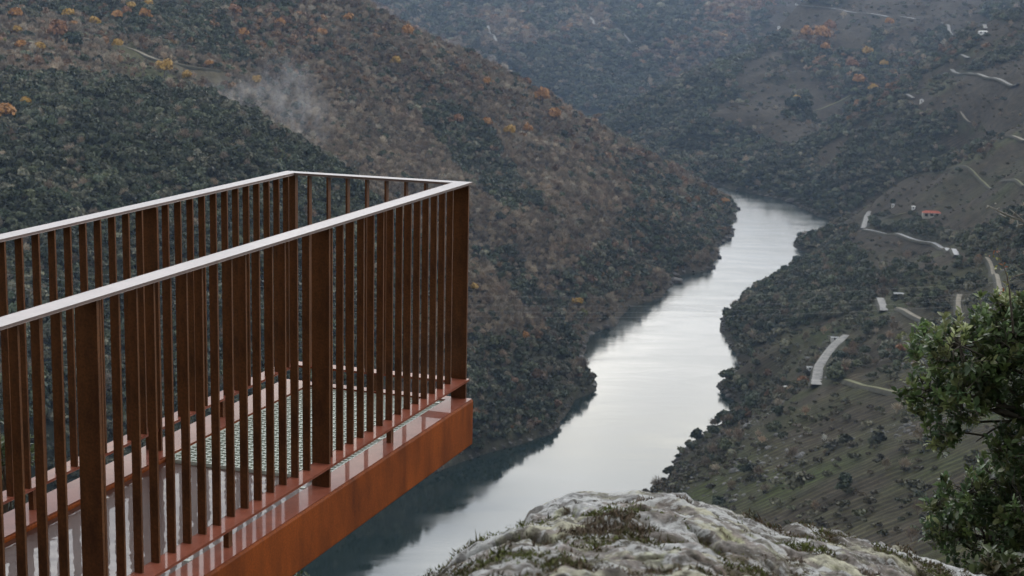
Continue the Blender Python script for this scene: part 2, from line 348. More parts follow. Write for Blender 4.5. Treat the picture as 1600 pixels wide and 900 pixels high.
mt_ground, nt, b = newmat('hillside_ground')
at_ = nd(nt, 'ShaderNodeAttribute', attribute_name='cover')
geo = nd(nt, 'ShaderNodeNewGeometry')
nz = nd(nt, 'ShaderNodeTexNoise', Scale=.09, Detail=8., Roughness=.75); nt.links.new(geo.outputs['Position'], nz.inputs['Vector'])
rp = ramp(nt, nz.outputs['Fac'], [(.30, .45), (.5, 1.0), (.72, 1.75)])
mu = nd(nt, 'ShaderNodeMixRGB', blend_type='MULTIPLY', Fac=1.); nt.links.new(at_.outputs['Color'], mu.inputs['Color1']); nt.links.new(rp.outputs['Color'], mu.inputs['Color2'])
# vine rows by height
sep = nd(nt, 'ShaderNodeSeparateXYZ'); nt.links.new(geo.outputs['Position'], sep.inputs[0])
nz2 = nd(nt, 'ShaderNodeTexNoise', Scale=.012, Detail=4.); nt.links.new(geo.outputs['Position'], nz2.inputs['Vector'])
ma = nd(nt, 'ShaderNodeMath', operation='MULTIPLY_ADD'); nt.links.new(nz2.outputs['Fac'], ma.inputs[0]); ma.inputs[1].default_value = 16.
dt = nd(nt, 'ShaderNodeVectorMath', operation='DOT_PRODUCT'); nt.links.new(geo.outputs['Position'], dt.inputs[0]); dt.inputs[1].default_value = (-.30, .85, .55); nt.links.new(dt.outputs['Value'], ma.inputs[2])
sn = nd(nt, 'ShaderNodeMath', operation='MULTIPLY'); nt.links.new(ma.outputs[0], sn.inputs[0]); sn.inputs[1].default_value = 1.2
si = nd(nt, 'ShaderNodeMath', operation='SINE'); nt.links.new(sn.outputs[0], si.inputs[0])
rr2 = ramp(nt, si.outputs[0], [(.0, (.66, .66, .69)), (.45, (.92, .92, .92)), (1., (1.24, 1.36, 1.08))])
mr = nd(nt, 'ShaderNodeMixRGB', blend_type='MULTIPLY'); nt.links.new(at_.outputs['Alpha'], mr.inputs['Fac']); nt.links.new(mu.outputs[0], mr.inputs['Color1']); nt.links.new(rr2.outputs['Color'], mr.inputs['Color2'])
nt.links.new(mr.outputs[0], b.inputs['Base Color']); b.inputs['Roughness'].default_value = .95; b.inputs['Specular IOR Level'].default_value = .1
bp = nd(nt, 'ShaderNodeBump', Strength=1., Distance=2.5); nt.links.new(nz.outputs['Fac'], bp.inputs['Height']); nt.links.new(bp.outputs[0], b.inputs['Normal'])

idx = np.arange(NA*NR).reshape(NA, NR)
Fq = np.stack([idx[:-1, :-1], idx[1:, :-1], idx[1:, 1:], idx[:-1, 1:]], -1).reshape(-1, 4)[:, ::-1]
me = mesh_np('terrain', np.stack([GX, GY, GZ], -1).reshape(-1, 3), Fq, mt_ground, smooth=True, cols=cc.reshape(-1, 4))
terrain = link(bpy.data.objects.new('terrain', me)); tag(terrain, 'steep river gorge hillsides of woods, scrub and terraced vineyards', 'hills', kind='structure')

# viewpoint's mountain; unseen rise behind the camera, added to shade the railing
vs = []; A2 = np.linspace(math.radians(31), math.radians(329), 90); R2 = [45, 70, 110, 200, 400, 800]
for a in A2:
    for j, r in enumerate(R2):
        x, y = r*math.sin(a), r*math.cos(a); back = max(0., -math.cos(a))
        e = min(abs(a-A2[0]), abs(A2[-1]-a))/math.radians(60); e = min(1, e)
        z0 = float(gsample(np.array([r*math.sin(A2[0] if a < math.pi else A2[-1])]), np.array([r*math.cos(A2[0])]))[0])
        z1 = 318+(r*.78+0)*(.25+back) if r > 45 else 318
        vs.append((x, y, z0*(1-e)+z1*e+float(noise(x/30, y/30, 0, 4))*r*.04))
fs = [(i*6+j, i*6+j+1, i*6+j+7, i*6+j+6) for i in range(89) for j in range(5)]
me = mesh_np('mountain', np.array(vs), np.array(fs), mt_ground, smooth=True, cols=np.tile((.035, .042, .022, 0.), (len(vs), 1)))
tag(link(bpy.data.objects.new('mountain_slope', me)), 'unseen wooded mountain slope added behind the viewpoint to shade it', 'hill', kind='structure')

# ------------------------------------------------------------------ river
mt_water, nt, b = newmat('river_water')
b.inputs['Base Color'].default_value = (.012, .022, .020, 1); b.inputs['IOR'].default_value = 1.333
geo = nd(nt, 'ShaderNodeNewGeometry')
mpn = nd(nt, 'ShaderNodeMapping'); mpn.inputs['Rotation'].default_value = (0, 0, .5); mpn.inputs['Scale'].default_value = (.6, 1.8, 1); nt.links.new(geo.outputs['Position'], mpn.inputs['Vector'])
n1_ = nd(nt, 'ShaderNodeTexNoise', Scale=.009, Detail=5., Distortion=1.6); nt.links.new(mpn.outputs[0], n1_.inputs['Vector'])
sepw = nd(nt, 'ShaderNodeSeparateXYZ'); nt.links.new(geo.outputs['Position'], sepw.inputs[0])
far_ = nd(nt, 'ShaderNodeMapRange'); far_.inputs['From Min'].default_value = 1100; far_.inputs['From Max'].default_value = 1900; nt.links.new(sepw.outputs['Y'], far_.inputs['Value'])
rr_ = ramp(nt, n1_.outputs['Fac'], [(.40, .0), (.62, 1.0)])
m1 = nd(nt, 'ShaderNodeMath', operation='MULTIPLY_ADD'); nt.links.new(rr_.outputs['Color'], m1.inputs[0]); m1.inputs[1].default_value = .07; m1.inputs[2].default_value = .03
m2 = nd(nt, 'ShaderNodeMath', operation='MULTIPLY_ADD'); nt.links.new(far_.outputs[0], m2.inputs[0]); m2.inputs[1].default_value = .10; nt.links.new(m1.outputs[0], m2.inputs[2])
nt.links.new(m2.outputs[0], b.inputs['Roughness'])
n2_ = nd(nt, 'ShaderNodeTexNoise', Scale=.25, Detail=4.); nt.links.new(mpn.outputs[0], n2_.inputs['Vector'])
bp = nd(nt, 'ShaderNodeBump', Strength=.25, Distance=.05); nt.links.new(n2_.outputs['Fac'], bp.inputs['Height']); n3_ = nd(nt, 'ShaderNodeTexNoise', Scale=.03, Detail=6., Distortion=2.2); mp3 = nd(nt, 'ShaderNodeMapping'); mp3.inputs['Rotation'].default_value = (0, 0, .25); mp3.inputs['Scale'].default_value = (.5, 1.2, 1); nt.links.new(geo.outputs['Position'], mp3.inputs['Vector']); nt.links.new(mp3.outputs[0], n3_.inputs['Vector'])
hm = nd(nt, 'ShaderNodeMath', operation='MULTIPLY'); nt.links.new(n3_.outputs['Fac'], hm.inputs[0]); nt.links.new(far_.outputs[0], hm.inputs[1])
bp2 = nd(nt, 'ShaderNodeBump', Strength=1., Distance=.24); nt.links.new(hm.outputs[0], bp2.inputs['Height']); nt.links.new(bp.outputs[0], bp2.inputs['Normal'])
nt.links.new(bp2.outputs[0], b.inputs['Normal'])
me = mesh_np('river', np.array([(-1600, 500, 0), (2600, 500, 0), (2600, 5200, 0), (-1600, 5200, 0)]), np.array([[0, 1, 2, 3]]), mt_water)
tag(link(bpy.data.objects.new('river', me)), 'calm wide river winding through the gorge, bright with reflected cloud', 'river', kind='structure')
# ------------------------------------------------------------------ roads
def surf_mat(name, c, rough=.9, nscale=1., spread=.3, spec=.3):
    mt, nt, b = newmat(name); g = nd(nt, 'ShaderNodeNewGeometry'); n = nd(nt, 'ShaderNodeTexNoise', Scale=nscale, Detail=6.)
    nt.links.new(g.outputs['Position'], n.inputs['Vector'])
    r = ramp(nt, n.outputs['Fac'], [(.3, tuple(x*(1-spread) for x in c)), (.7, tuple(x*(1+spread) for x in c))])
    nt.links.new(r.outputs['Color'], b.inputs['Base Color']); b.inputs['Roughness'].default_value = rough; b.inputs['Specular IOR Level'].default_value = spec
    return mt
mt_asph = surf_mat('pale_wet_asphalt', (.21, .21, .22), .45, .3)
mt_track = surf_mat('pale_dirt_track', (.24, .215, .17), .9, .3)
mt_grass_track = surf_mat('grassy_track', (.15, .15, .08), .95, .3)
mt_conc = surf_mat('pale_concrete', (.25, .245, .235), .8, .3)
mt_verge = surf_mat('road_bank', (.045, .043, .030), .95, .25)
def road(name, pts, width, mat, label, lift=.7):
    width = width*.62
    W = [hit(*p) for p in pts]; P3 = []
    for i in range(len(W)-1):
        n = max(2, int(np.linalg.norm(W[i+1]-W[i])/12))
        p0 = W[max(i-1, 0)]; p1 = W[i]; p2 = W[i+1]; p3 = W[min(i+2, len(W)-1)]
        for k in range(n):
            t = k/n; P3.append(.5*((2*p1)+(-p0+p2)*t+(2*p0-5*p1+4*p2-p3)*t*t+(-p0+3*p1-3*p2+p3)*t**3))
    P3.append(W[-1]); P3 = np.array(P3); T = np.gradient(P3[:, :2], axis=0); T /= np.linalg.norm(T, axis=1)[:, None]+1e-9
    Nn = np.stack([-T[:, 1], T[:, 0]], -1); vs = []; K = 5
    zs = []
    for i in range(len(P3)):
        q = np.array([P3[i, :2]+Nn[i]*width*(k/(K-1)-.5) for k in range(K)]); z = gsample(q[:, 0], q[:, 1]); zs.append(z.max()*.7+z.mean()*.3)
    zs = np.array(zs); zs = np.convolve(np.pad(zs, 2, mode='edge'), [.1, .2, .4, .2, .1], 'valid')
    for i in range(len(P3)):
        ww = width*(1+.12*float(noise(P3[i, 0]/20, P3[i, 1]/20, 0, 66)))
        offs = [-.5-1.8/width]+[k/(K-1)-.5 for k in range(K)]+[.5+1.8/width]
        for k, o_ in enumerate(offs):
            a = P3[i, :2]+Nn[i]*ww*o_; vs.append((a[0], a[1], zs[i]+lift-(2.6 if k in (0, len(offs)-1) else 0)))
    K2 = K+2; fs = [(i*K2+k, i*K2+k+1, (i+1)*K2+k+1, (i+1)*K2+k) for i in range(len(P3)-1) for k in range(K2-1)]; mi = [1 if k in (0, K2-2) else 0 for i in range(len(P3)-1) for k in range(K2-1)]
    o = bpy.data.objects.new(name, mesh_np(name, np.array(vs), np.array(fs), [mat, mt_verge], smooth=False, midx=mi)); link(o); tag(o, label, 'road', kind='structure')
    global ROADP; ROADP.append(np.c_[P3[:, :2], np.full(len(P3), width)])
    return o
ROADP = []
A, D_, G_, C_ = mt_asph, mt_track, mt_grass_track, mt_conc
for pts, wd, mt, lb in [
    ([(1360,331),(1354,343),(1348,358)], 11, C_, 'pale stretch of road dropping from the bend near the river'),
    ([(1348,359),(1336,365),(1322,371)], 6, D_, 'short track forking from the road towards the water'),
    ([(1350,360),(1385,367),(1430,376),(1465,384),(1480,391),(1495,401)], 8, A, 'grey road curving below the red roofed house'),
    ([(1541,404),(1550,420),(1560,442),(1566,468)], 5, D_, 'dirt track dropping towards the oak'),
    ([(1324,525),(1303,545),(1284,570),(1277,592),(1276,606)], 12, C_, 'pale road crossing the saddle above the river'),
    ([(1322,598),(1350,604),(1400,615),(1480,628),(1600,640)], 6, G_, 'grassy track along the top of the near spur'),
    ([(1403,484),(1425,494),(1465,506)], 7, D_, 'dirt track on the slope left of the oak'),
    ([(1375,469),(1378,478),(1381,488)], 11, C_, 'pale turning place between the woods and the vineyards'),
    ([(1500,462),(1497,475),(1500,492)], 6, D_, 'dirt track just above the oak crown'),
    ([(1564,219),(1578,212),(1600,222)], 8, D_, 'pale track on the upper right slope'),
    ([(1502,173),(1507,186),(1516,194)], 6, D_, 'short track bend in the upper vineyards'),
    ([(1487,109),(1500,117),(1540,122),(1592,134)], 11, C_, 'pale road with a bend on the upper right slope'),
    ([(1503,86),(1513,94)], 13, C_, 'pale road bend above the upper right slope'),
    ([(1418,148),(1427,155)], 10, C_, 'pale road bend on the diagonal ridge'),
    ([(1472,38),(1482,43),(1540,47)], 12, C_, 'thin road crossing the high far slope'),
    ([(1252,10),(1300,14),(1360,22),(1430,30)], 14, A, 'straight road across the high far vineyards'),
    ([(900,13),(914,24),(928,40)], 13, C_, 'pale road zigzag on the far hillside'),
    ([(963,43),(975,54),(984,66)], 13, C_, 'lower pale road zigzag on the far hillside'),
    ([(762,40),(765,52),(776,65)], 12, C_, 'winding pale track on the farthest hillside'),
    ([(832,1),(855,6),(880,11)], 9, C_, 'pale track at the top of the farthest hillside'),
    ([(183,68),(215,80),(245,95),(290,105),(345,112)], 9, D_, 'pale track across the autumn wood on the left hill'),
    ([(1480,264),(1530,280),(1600,292)], 4, G_, 'faint track below the upper vineyard'),
    ([(1225,172),(1290,168),(1330,148)], 6, G_, 'faint track across the middle vineyards'),
    ([(995,772),(1012,760),(1036,742)], 9, A, 'grey road by the water seen beyond the boulder'),
    ([(1370,345),(1392,340),(1425,327)], 5, G_, 'grassy track to the white shed')]:
    road('road', pts, wd, mt, lb)

# ------------------------------------------------------------------ trees and woods
def leafmat(name, base, var=.35, rough=.6, trans=.0, inst=True):
    mt, nt, b = newmat(name)
    a = nd(nt, 'ShaderNodeAttribute', attribute_name='tint'); 
    if inst: a.attribute_type = 'INSTANCER'
    g = nd(nt, 'ShaderNodeNewGeometry'); n = nd(nt, 'ShaderNodeTexNoise', Scale=.55 if inst else 3., Detail=3.); nt.links.new(g.outputs['Position'], n.inputs['Vector'])
    r = ramp(nt, n.outputs['Fac'], [(.3, (1-var,)*3), (.7, (1+var,)*3)])
    m = nd(nt, 'ShaderNodeMixRGB', blend_type='MULTIPLY', Fac=1.)
    if inst: nt.links.new(a.outputs['Color'], m.inputs['Color1'])
    else: m.inputs['Color1'].default_value = (*base, 1)
    nt.links.new(r.outputs['Color'], m.inputs['Color2']); nt.links.new(m.outputs[0], b.inputs['Base Color'])
    b.inputs['Roughness'].default_value = rough; b.inputs['Specular IOR Level'].default_value = .25
    return mt
mt_inst = leafmat('woodland_leaves', None)
mt_bark = surf_mat('tree_bark', (.10, .08, .065), .9, 4.)
def crown_mesh(name, mat, n, seed, size=.17, flat=.8, lumps=7, sparse=False):
    """leafy clumps through the volume of an uneven crown of radius about 1 standing on z=0"""
    R = np.random.default_rng(seed)
    lc = R.normal(size=(lumps, 3)); lc /= np.linalg.norm(lc, axis=1)[:, None]; lc[:, 2] = np.abs(lc[:, 2])*.9-.1
    lc *= R.uniform(.35, .62, (lumps, 1)); lr = R.uniform(.36, .58, lumps)
    k = R.integers(0, lumps, n); d = R.normal(size=(n, 3)); d /= np.linalg.norm(d, axis=1)[:, None]; d[:, 2] = np.where(d[:, 2] < -.3, -d[:, 2], d[:, 2])
    p = lc[k]+d*lr[k][:, None]*R.uniform(.75 if not sparse else .3, 1.08, (n, 1)); p[:, 2] = p[:, 2]*flat+.75
    nn = d+R.normal(size=(n, 3))*.45; nn /= np.linalg.norm(nn, axis=1)[:, None]
    u = np.cross(nn, R.normal(size=(n, 3))); u /= np.linalg.norm(u, axis=1)[:, None]; v = np.cross(nn, u)
    s = size*R.uniform(.6, 1.3, (n, 1)); a = s*(.22 if sparse else 1.); 
    V = np.stack([p-u*s-v*a*.6, p+u*s*.9-v*a*.5, p+u*s*.7+v*a, p-u*s*.8+v*a*.8], 1).reshape(-1, 3)
    return mesh_np(name, V, np.arange(n*4).reshape(n, 4), mat)
def twig_mesh(name, mat, n, seed):
    """bare crown: fine twigs fanning up from forked limbs"""
    R = np.random.default_rng(seed); V = []; 
    for i in range(n):
        th = R.uniform(0, 2*math.pi); el = R.uniform(.25, 1.45); L0 = R.uniform(.35, .95)
        d = np.array([math.cos(th)*math.cos(el), math.sin(th)*math.cos(el), math.sin(el)])
        p = d*L0*R.uniform(.6, 1.)*np.array([1, 1, .95])+np.array([0, 0, .45]); d2 = d+R.normal(size=3)*.35+np.array([0, 0, .3]); d2 /= np.linalg.norm(d2)
        s = np.cross(d2, R.normal(size=3)); s /= np.linalg.norm(s); w_ = R.uniform(.022, .045); l = R.uniform(.16, .34)
        V += [p-s*w_, p+s*w_, p+d2*l+s*w_*.4, p+d2*l-s*w_*.4]
    n0 = n
    for i in range(9):
        th = R.uniform(0, 6.28); el = R.uniform(.5, 1.4); d = np.array([math.cos(th)*math.cos(el), math.sin(th)*math.cos(el), math.sin(el)]); s = np.cross(d, [0.3, .2, .9]); s /= np.linalg.norm(s)
        V += [np.array([0, 0, .05])-s*.035, np.array([0, 0, .05])+s*.035, d*1.05+s*.01+np.array([0, 0, .2]), d*1.05-s*.01+np.array([0, 0, .2])]; n0 += 1
    return mesh_np(name, np.array(V), np.arange(n0*4).reshape(n0, 4), mat)
def variants(prefix, meshes):
    c = bpy.data.collections.new(prefix+'_sources')
    for i, me in enumerate(meshes): c.objects.link(bpy.data.objects.new('%s_source.%03d' % (prefix, i), me))
    return c
col_ever = variants('evergreen', [crown_mesh('evergreen', mt_inst, 240, 50+i) for i in range(5)])
col_bare = variants('bare_tree', [twig_mesh('bare_tree', mt_inst, 240, 70+i) for i in range(4)])
col_shrub = variants('shrub', [crown_mesh('shrub', mt_inst, 90, 90+i, size=.24, flat=.6, lumps=5) for i in range(4)])
def rockm(seed):
    R = np.random.default_rng(seed); import bmesh
    bm = bmesh.new(); bmesh.ops.create_icosphere(bm, subdivisions=2, radius=1)
    for v in bm.verts:
        q = v.co*1.3+Vector((seed, 0, 0)); f = 1+.35*float(noise(q.x, q.y, q.z, seed)); v.co = Vector((v.co.x*f, v.co.y*f*.8, v.co.z*f*.6))
    me = bpy.data.meshes.new('rock'); bm.to_mesh(me); bm.free(); me.materials.append(mt_inst); return me
col_rock = variants('hillside_rock', [rockm(3+i) for i in range(4)])
def scatter(name, label, pts, scl, tint, coll, zs=None, kind='stuff'):
    n = len(pts)
    me = bpy.data.meshes.new(name+'_points'); me.vertices.add(n); me.vertices.foreach_set('co', np.ascontiguousarray(pts, np.float32).ravel())
    a = me.attributes.new('scl', 'FLOAT_VECTOR', 'POINT'); a.data.foreach_set('vector', np.ascontiguousarray(scl, np.float32).ravel())
    rot = np.stack([rng.normal(0, .08, n), rng.normal(0, .08, n), rng.uniform(0, 6.28, n)], -1)
    a = me.attributes.new('rot', 'FLOAT_VECTOR', 'POINT'); a.data.foreach_set('vector', rot.astype(np.float32).ravel())
    a = me.attributes.new('tint', 'FLOAT_COLOR', 'POINT'); a.data.foreach_set('color', np.c_[tint, np.ones(n)].astype(np.float32).ravel())
    me.materials.append(mt_inst)
    o = link(bpy.data.objects.new(name, me)); tag(o, label, kind=kind)
    g = bpy.data.node_groups.new(name+'_scatter', 'GeometryNodeTree'); g.interface.new_socket('Geometry', in_out='INPUT', socket_type='NodeSocketGeometry'); g.interface.new_socket('Geometry', in_out='OUTPUT', socket_type='NodeSocketGeometry')
    gi = g.nodes.new('NodeGroupInput'); go = g.nodes.new('NodeGroupOutput'); ci = g.nodes.new('GeometryNodeCollectionInfo'); ci.inputs['Collection'].default_value = coll
    ci.inputs['Separate Children'].default_value = True; ci.inputs['Reset Children'].default_value = True
    ip = g.nodes.new('GeometryNodeInstanceOnPoints'); ip.inputs['Pick Instance'].default_value = True
    ri = g.nodes.new('FunctionNodeRandomValue'); ri.data_type = 'INT'; ri.inputs[4].default_value = 0; ri.inputs[5].default_value = len(coll.objects)-1
    def na(nm):
        q = g.nodes.new('GeometryNodeInputNamedAttribute'); q.data_type = 'FLOAT_VECTOR'; q.inputs['Name'].default_value = nm; return q
    g.links.new(gi.outputs[0], ip.inputs['Points']); g.links.new(ci.outputs[0], ip.inputs['Instance']); g.links.new(ri.outputs[2], ip.inputs['Instance Index'])
    g.links.new(na('rot').outputs['Attribute'], ip.inputs['Rotation']); g.links.new(na('scl').outputs['Attribute'], ip.inputs['Scale']); g.links.new(ip.outputs[0], go.inputs[0])
    md = o.modifiers.new('scatter', 'NODES'); md.node_group = g
    return o
# candidate sites: spacing in metres grows with distance
sites = []
r = 480.
while r < 7000:
    d = max(4.5, 4.5*(r/2000)**1.0) if r > 2000 else 4.5
    n = max(1, int((AZS[-1]-AZS[0])*r*.80/d)); a = (np.arange(n)+rng.uniform(-.45, .45, n))/n*(AZS[-1]-AZS[0])*.80+AZS[0]*.80
    rr = r+rng.uniform(-.45, .45, n)*d; sites.append(np.c_[rr*np.sin(a), rr*np.cos(a), np.full(n, d)]); r += d
sites = np.concatenate(sites)
sv = gsample(sites[:, 0], sites[:, 1], VIS.astype(float)) > .3; sites = sites[sv]
sz = gsample(sites[:, 0], sites[:, 1]); ok = (sz > 2.0) & ((sz > 4.5) | (rng.uniform(size=len(sz)) < .35)); sites = sites[ok]; sz = sz[ok]
spx, spy = pix(np.c_[sites[:, :2], sz]); ok = (spx > -260) & (spx < 1860) & (spy > -80) & (spy < 1000); sites = sites[ok]; sz = sz[ok]
# keep roads clear
rp_ = np.concatenate(ROADP); keep = np.ones(len(sites), bool)
for q in rp_:
    dx = sites[:, 0]-q[0]; dy = sites[:, 1]-q[1]
    keep &= (dx*dx+dy*dy) > (q[2]*.5+3.5)**2
    # and the strip on the viewer's side, so trees do not stand in front of the road
    rq = math.hypot(q[0], q[1]); al = (dx*q[0]+dy*q[1])/rq; ac = np.abs(dx*q[1]-dy*q[0])/rq
    keep &= ~((al < 0) & (al > -32) & (ac < q[2]*.5+5))
sites = sites[keep]; sz = sz[keep]
P, px_, py_, m1__, m2__, m3__ = cover(sites[:, 0], sites[:, 1], sz)
X, Y, d = sites.T; base = np.c_[X, Y, sz]
u = rng.uniform(size=len(X)); cum = np.cumsum(P, -1)/P.sum(-1, keepdims=True); cl = (u[:, None] > cum).sum(-1)
big = np.clip(rng.lognormal(0, .36, len(X)), .4, 1.9); dd = d/5.2*1.02
# stand-scale tone: neighbouring trees share a hue
tone = fbm(X/60, Y/60, 0, 3, 91); tone2 = fbm(X/35, Y/35, 0, 2, 93)
def mk(sel, hgt_, wid, cols, jit=.3):
    n = sel.sum(); c = np.array(cols); t = np.clip((tone[sel]+1)/2+rng.normal(0, .22, n), 0, .999)*(len(c)-1); i = t.astype(int); f = (t-i)[:, None]
    col = (c[i]*(1-f)+c[np.minimum(i+1, len(c)-1)]*f)*np.clip(rng.lognormal(0, jit, (n, 1)), .4, 1.8)*(1+.35*tone2[sel])[:, None]
    h = hgt_*big[sel]*rng.uniform(.8, 1.2, n)*dd[sel]**.8; w_ = wid*big[sel]*dd[sel]
    return base[sel]-np.array([0, 0, .4]), np.stack([w_, w_*rng.uniform(.85, 1.15, n), h], -1), np.clip(col, .004, .6)
s0 = (cl == 0); s1 = (cl == 1); s2 = (cl == 2); s4 = (cl == 4) | ((cl == 3) & (rng.uniform(size=len(X)) < .035)) | ((cl == 5) & (u > .9))
scatter('evergreen_wood', 'dark green evergreen oak woods covering the gorge sides', *mk(s0, 4.4, 4.0, [(.044,.052,.034),(.068,.076,.040),(.048,.064,.038),(.092,.092,.062),(.15,.145,.10)]), col_ever)
scatter('bare_wood', 'leafless grey brown woods on the left hillside', *mk(s1, 5.0, 3.7, [(.25,.185,.135),(.30,.255,.195),(.22,.165,.12),(.37,.33,.265)], .25), col_bare)
pa, sa, ta = mk(s2, 4.6, 3.8, [(.14,.082,.052),(.18,.105,.052),(.15,.095,.066),(.20,.125,.058)], .3)
scatter('autumn_wood', 'russet autumn woods near the skyline of the left hill', pa, sa, ta, col_ever)
scatter('scrub', 'low broom and heather scrub scattered over slopes', *mk(s4, 1.9, 2.3, [(.050,.060,.034),(.070,.070,.042),(.085,.070,.052),(.12,.122,.078)], .35), col_shrub)
# understorey fills the bare wood
s6 = s1 & (rng.uniform(size=len(X)) < .35)
scatter('undergrowth', 'dark undergrowth between the leafless trees', *mk(s6, 1.6, 2.4, [(.045,.046,.028),(.060,.050,.036)], .3), col_shrub)
# rocks on the near spur
q = rng.uniform(size=(16000, 2)); qa = np.radians(-2+q[:, 0]*28); qr = 480+q[:, 1]*1400; qx = qr*np.sin(qa); qy = qr*np.cos(qa); qz = gsample(qx, qy)
fld = fbm(qx/70, qy/70, 0, 3, 41); kp = (qz > .5) & ((fld > .12) | (qz < 4)) & (qx > 0); kp &= ~((qr > 1400) & (qz > 6))
qq = np.c_[qx, qy, qz][kp]; n = len(qq); rs = rng.lognormal(0, .5, n)*.85
g_ = rng.uniform(.06, .16, (n, 1))*np.array([1, .98, .94])
scatter('hillside_rocks', 'grey granite outcrops strewn over the near terraced spur', qq, np.stack([rs, rs*.9, rs*.8], -1), g_, col_rock)
# dark rocky rim of the shore
jr = np.concatenate([GX.ravel()[:, None], GY.ravel()[:, None], GZ.ravel()[:, None]], 1); ms = (jr[:, 2] > .1) & (jr[:, 2] < 3.2) & VIS.ravel() & (RR.ravel() < 3200) & (rng.uniform(size=len(jr)) < .8)
jr = jr[ms]; jr = jr[rng.permutation(len(jr))[:9000]]; n = len(jr); rs = rng.lognormal(0, .45, n)*1.6*np.clip(np.hypot(jr[:, 0], jr[:, 1])/1500, .7, 2)
scatter('shore_rocks', 'dark boulders lining the water edge of both banks', jr, np.stack([rs, rs, rs*.8], -1), rng.uniform(.03, .10, (n, 1))*np.array([1, .9, .82]), col_rock)
# ------------------------------------------------------------------ single trees that stand out
def crown_obj(name, parent, mat, seed, sz, n=420, flat=1.0, size=.15):
    o = bpy.data.objects.new(name, crown_mesh(name, mat, n, seed, size=size, flat=flat, lumps=9)); link(o, parent); o.scale = sz; return o
GOLD = [leafmat('golden_leaves', (.42, .26, .06), inst=False), leafmat('orange_leaves', (.38, .19, .06), inst=False), leafmat('russet_leaves', (.24, .12, .06), inst=False), leafmat('dark_evergreen_leaves', (.028, .042, .024), inst=False), leafmat('yellow_green_leaves', (.16, .17, .05), inst=False)]
def lone_tree(px, py, rpx, kind, label, group):
    p = hit(px, py); D = math.hypot(p[0], p[1]); r = rpx*1.12*D/F
    nm = ['autumn_tree', 'autumn_tree', 'autumn_tree', 'evergreen_tree', 'autumn_tree'][kind]; cat = 'evergreen tree' if kind == 3 else 'autumn tree'
    e = empty(nm, (p[0], p[1], float(p[2])-.5), random.uniform(0, 6.28)); tag(e, label, cat, group)
    t = MB(); t.tube([(0, 0, -1), (.1, 0, r*.5), (.0, .1, r*1.1), (.15*r, .1, r*1.7)], [r*.09, r*.07, r*.05, r*.015])
    for k in range(4):
        a = k*1.6+random.random(); t.tube([(0, 0, r*(.7+.1*k)), (math.cos(a)*r*.35, math.sin(a)*r*.35, r*(1.1+.1*k)), (math.cos(a)*r*.7, math.sin(a)*r*.7, r*(1.4+.1*k))], [r*.04, r*.025, r*.01], 5)
    t.build('trunk', mt_bark, e)
    c = crown_obj('crown', e, GOLD[kind], int(px*7+py), (r*1.05, r*1.05, r*1.15)); c.location.z = r*.35
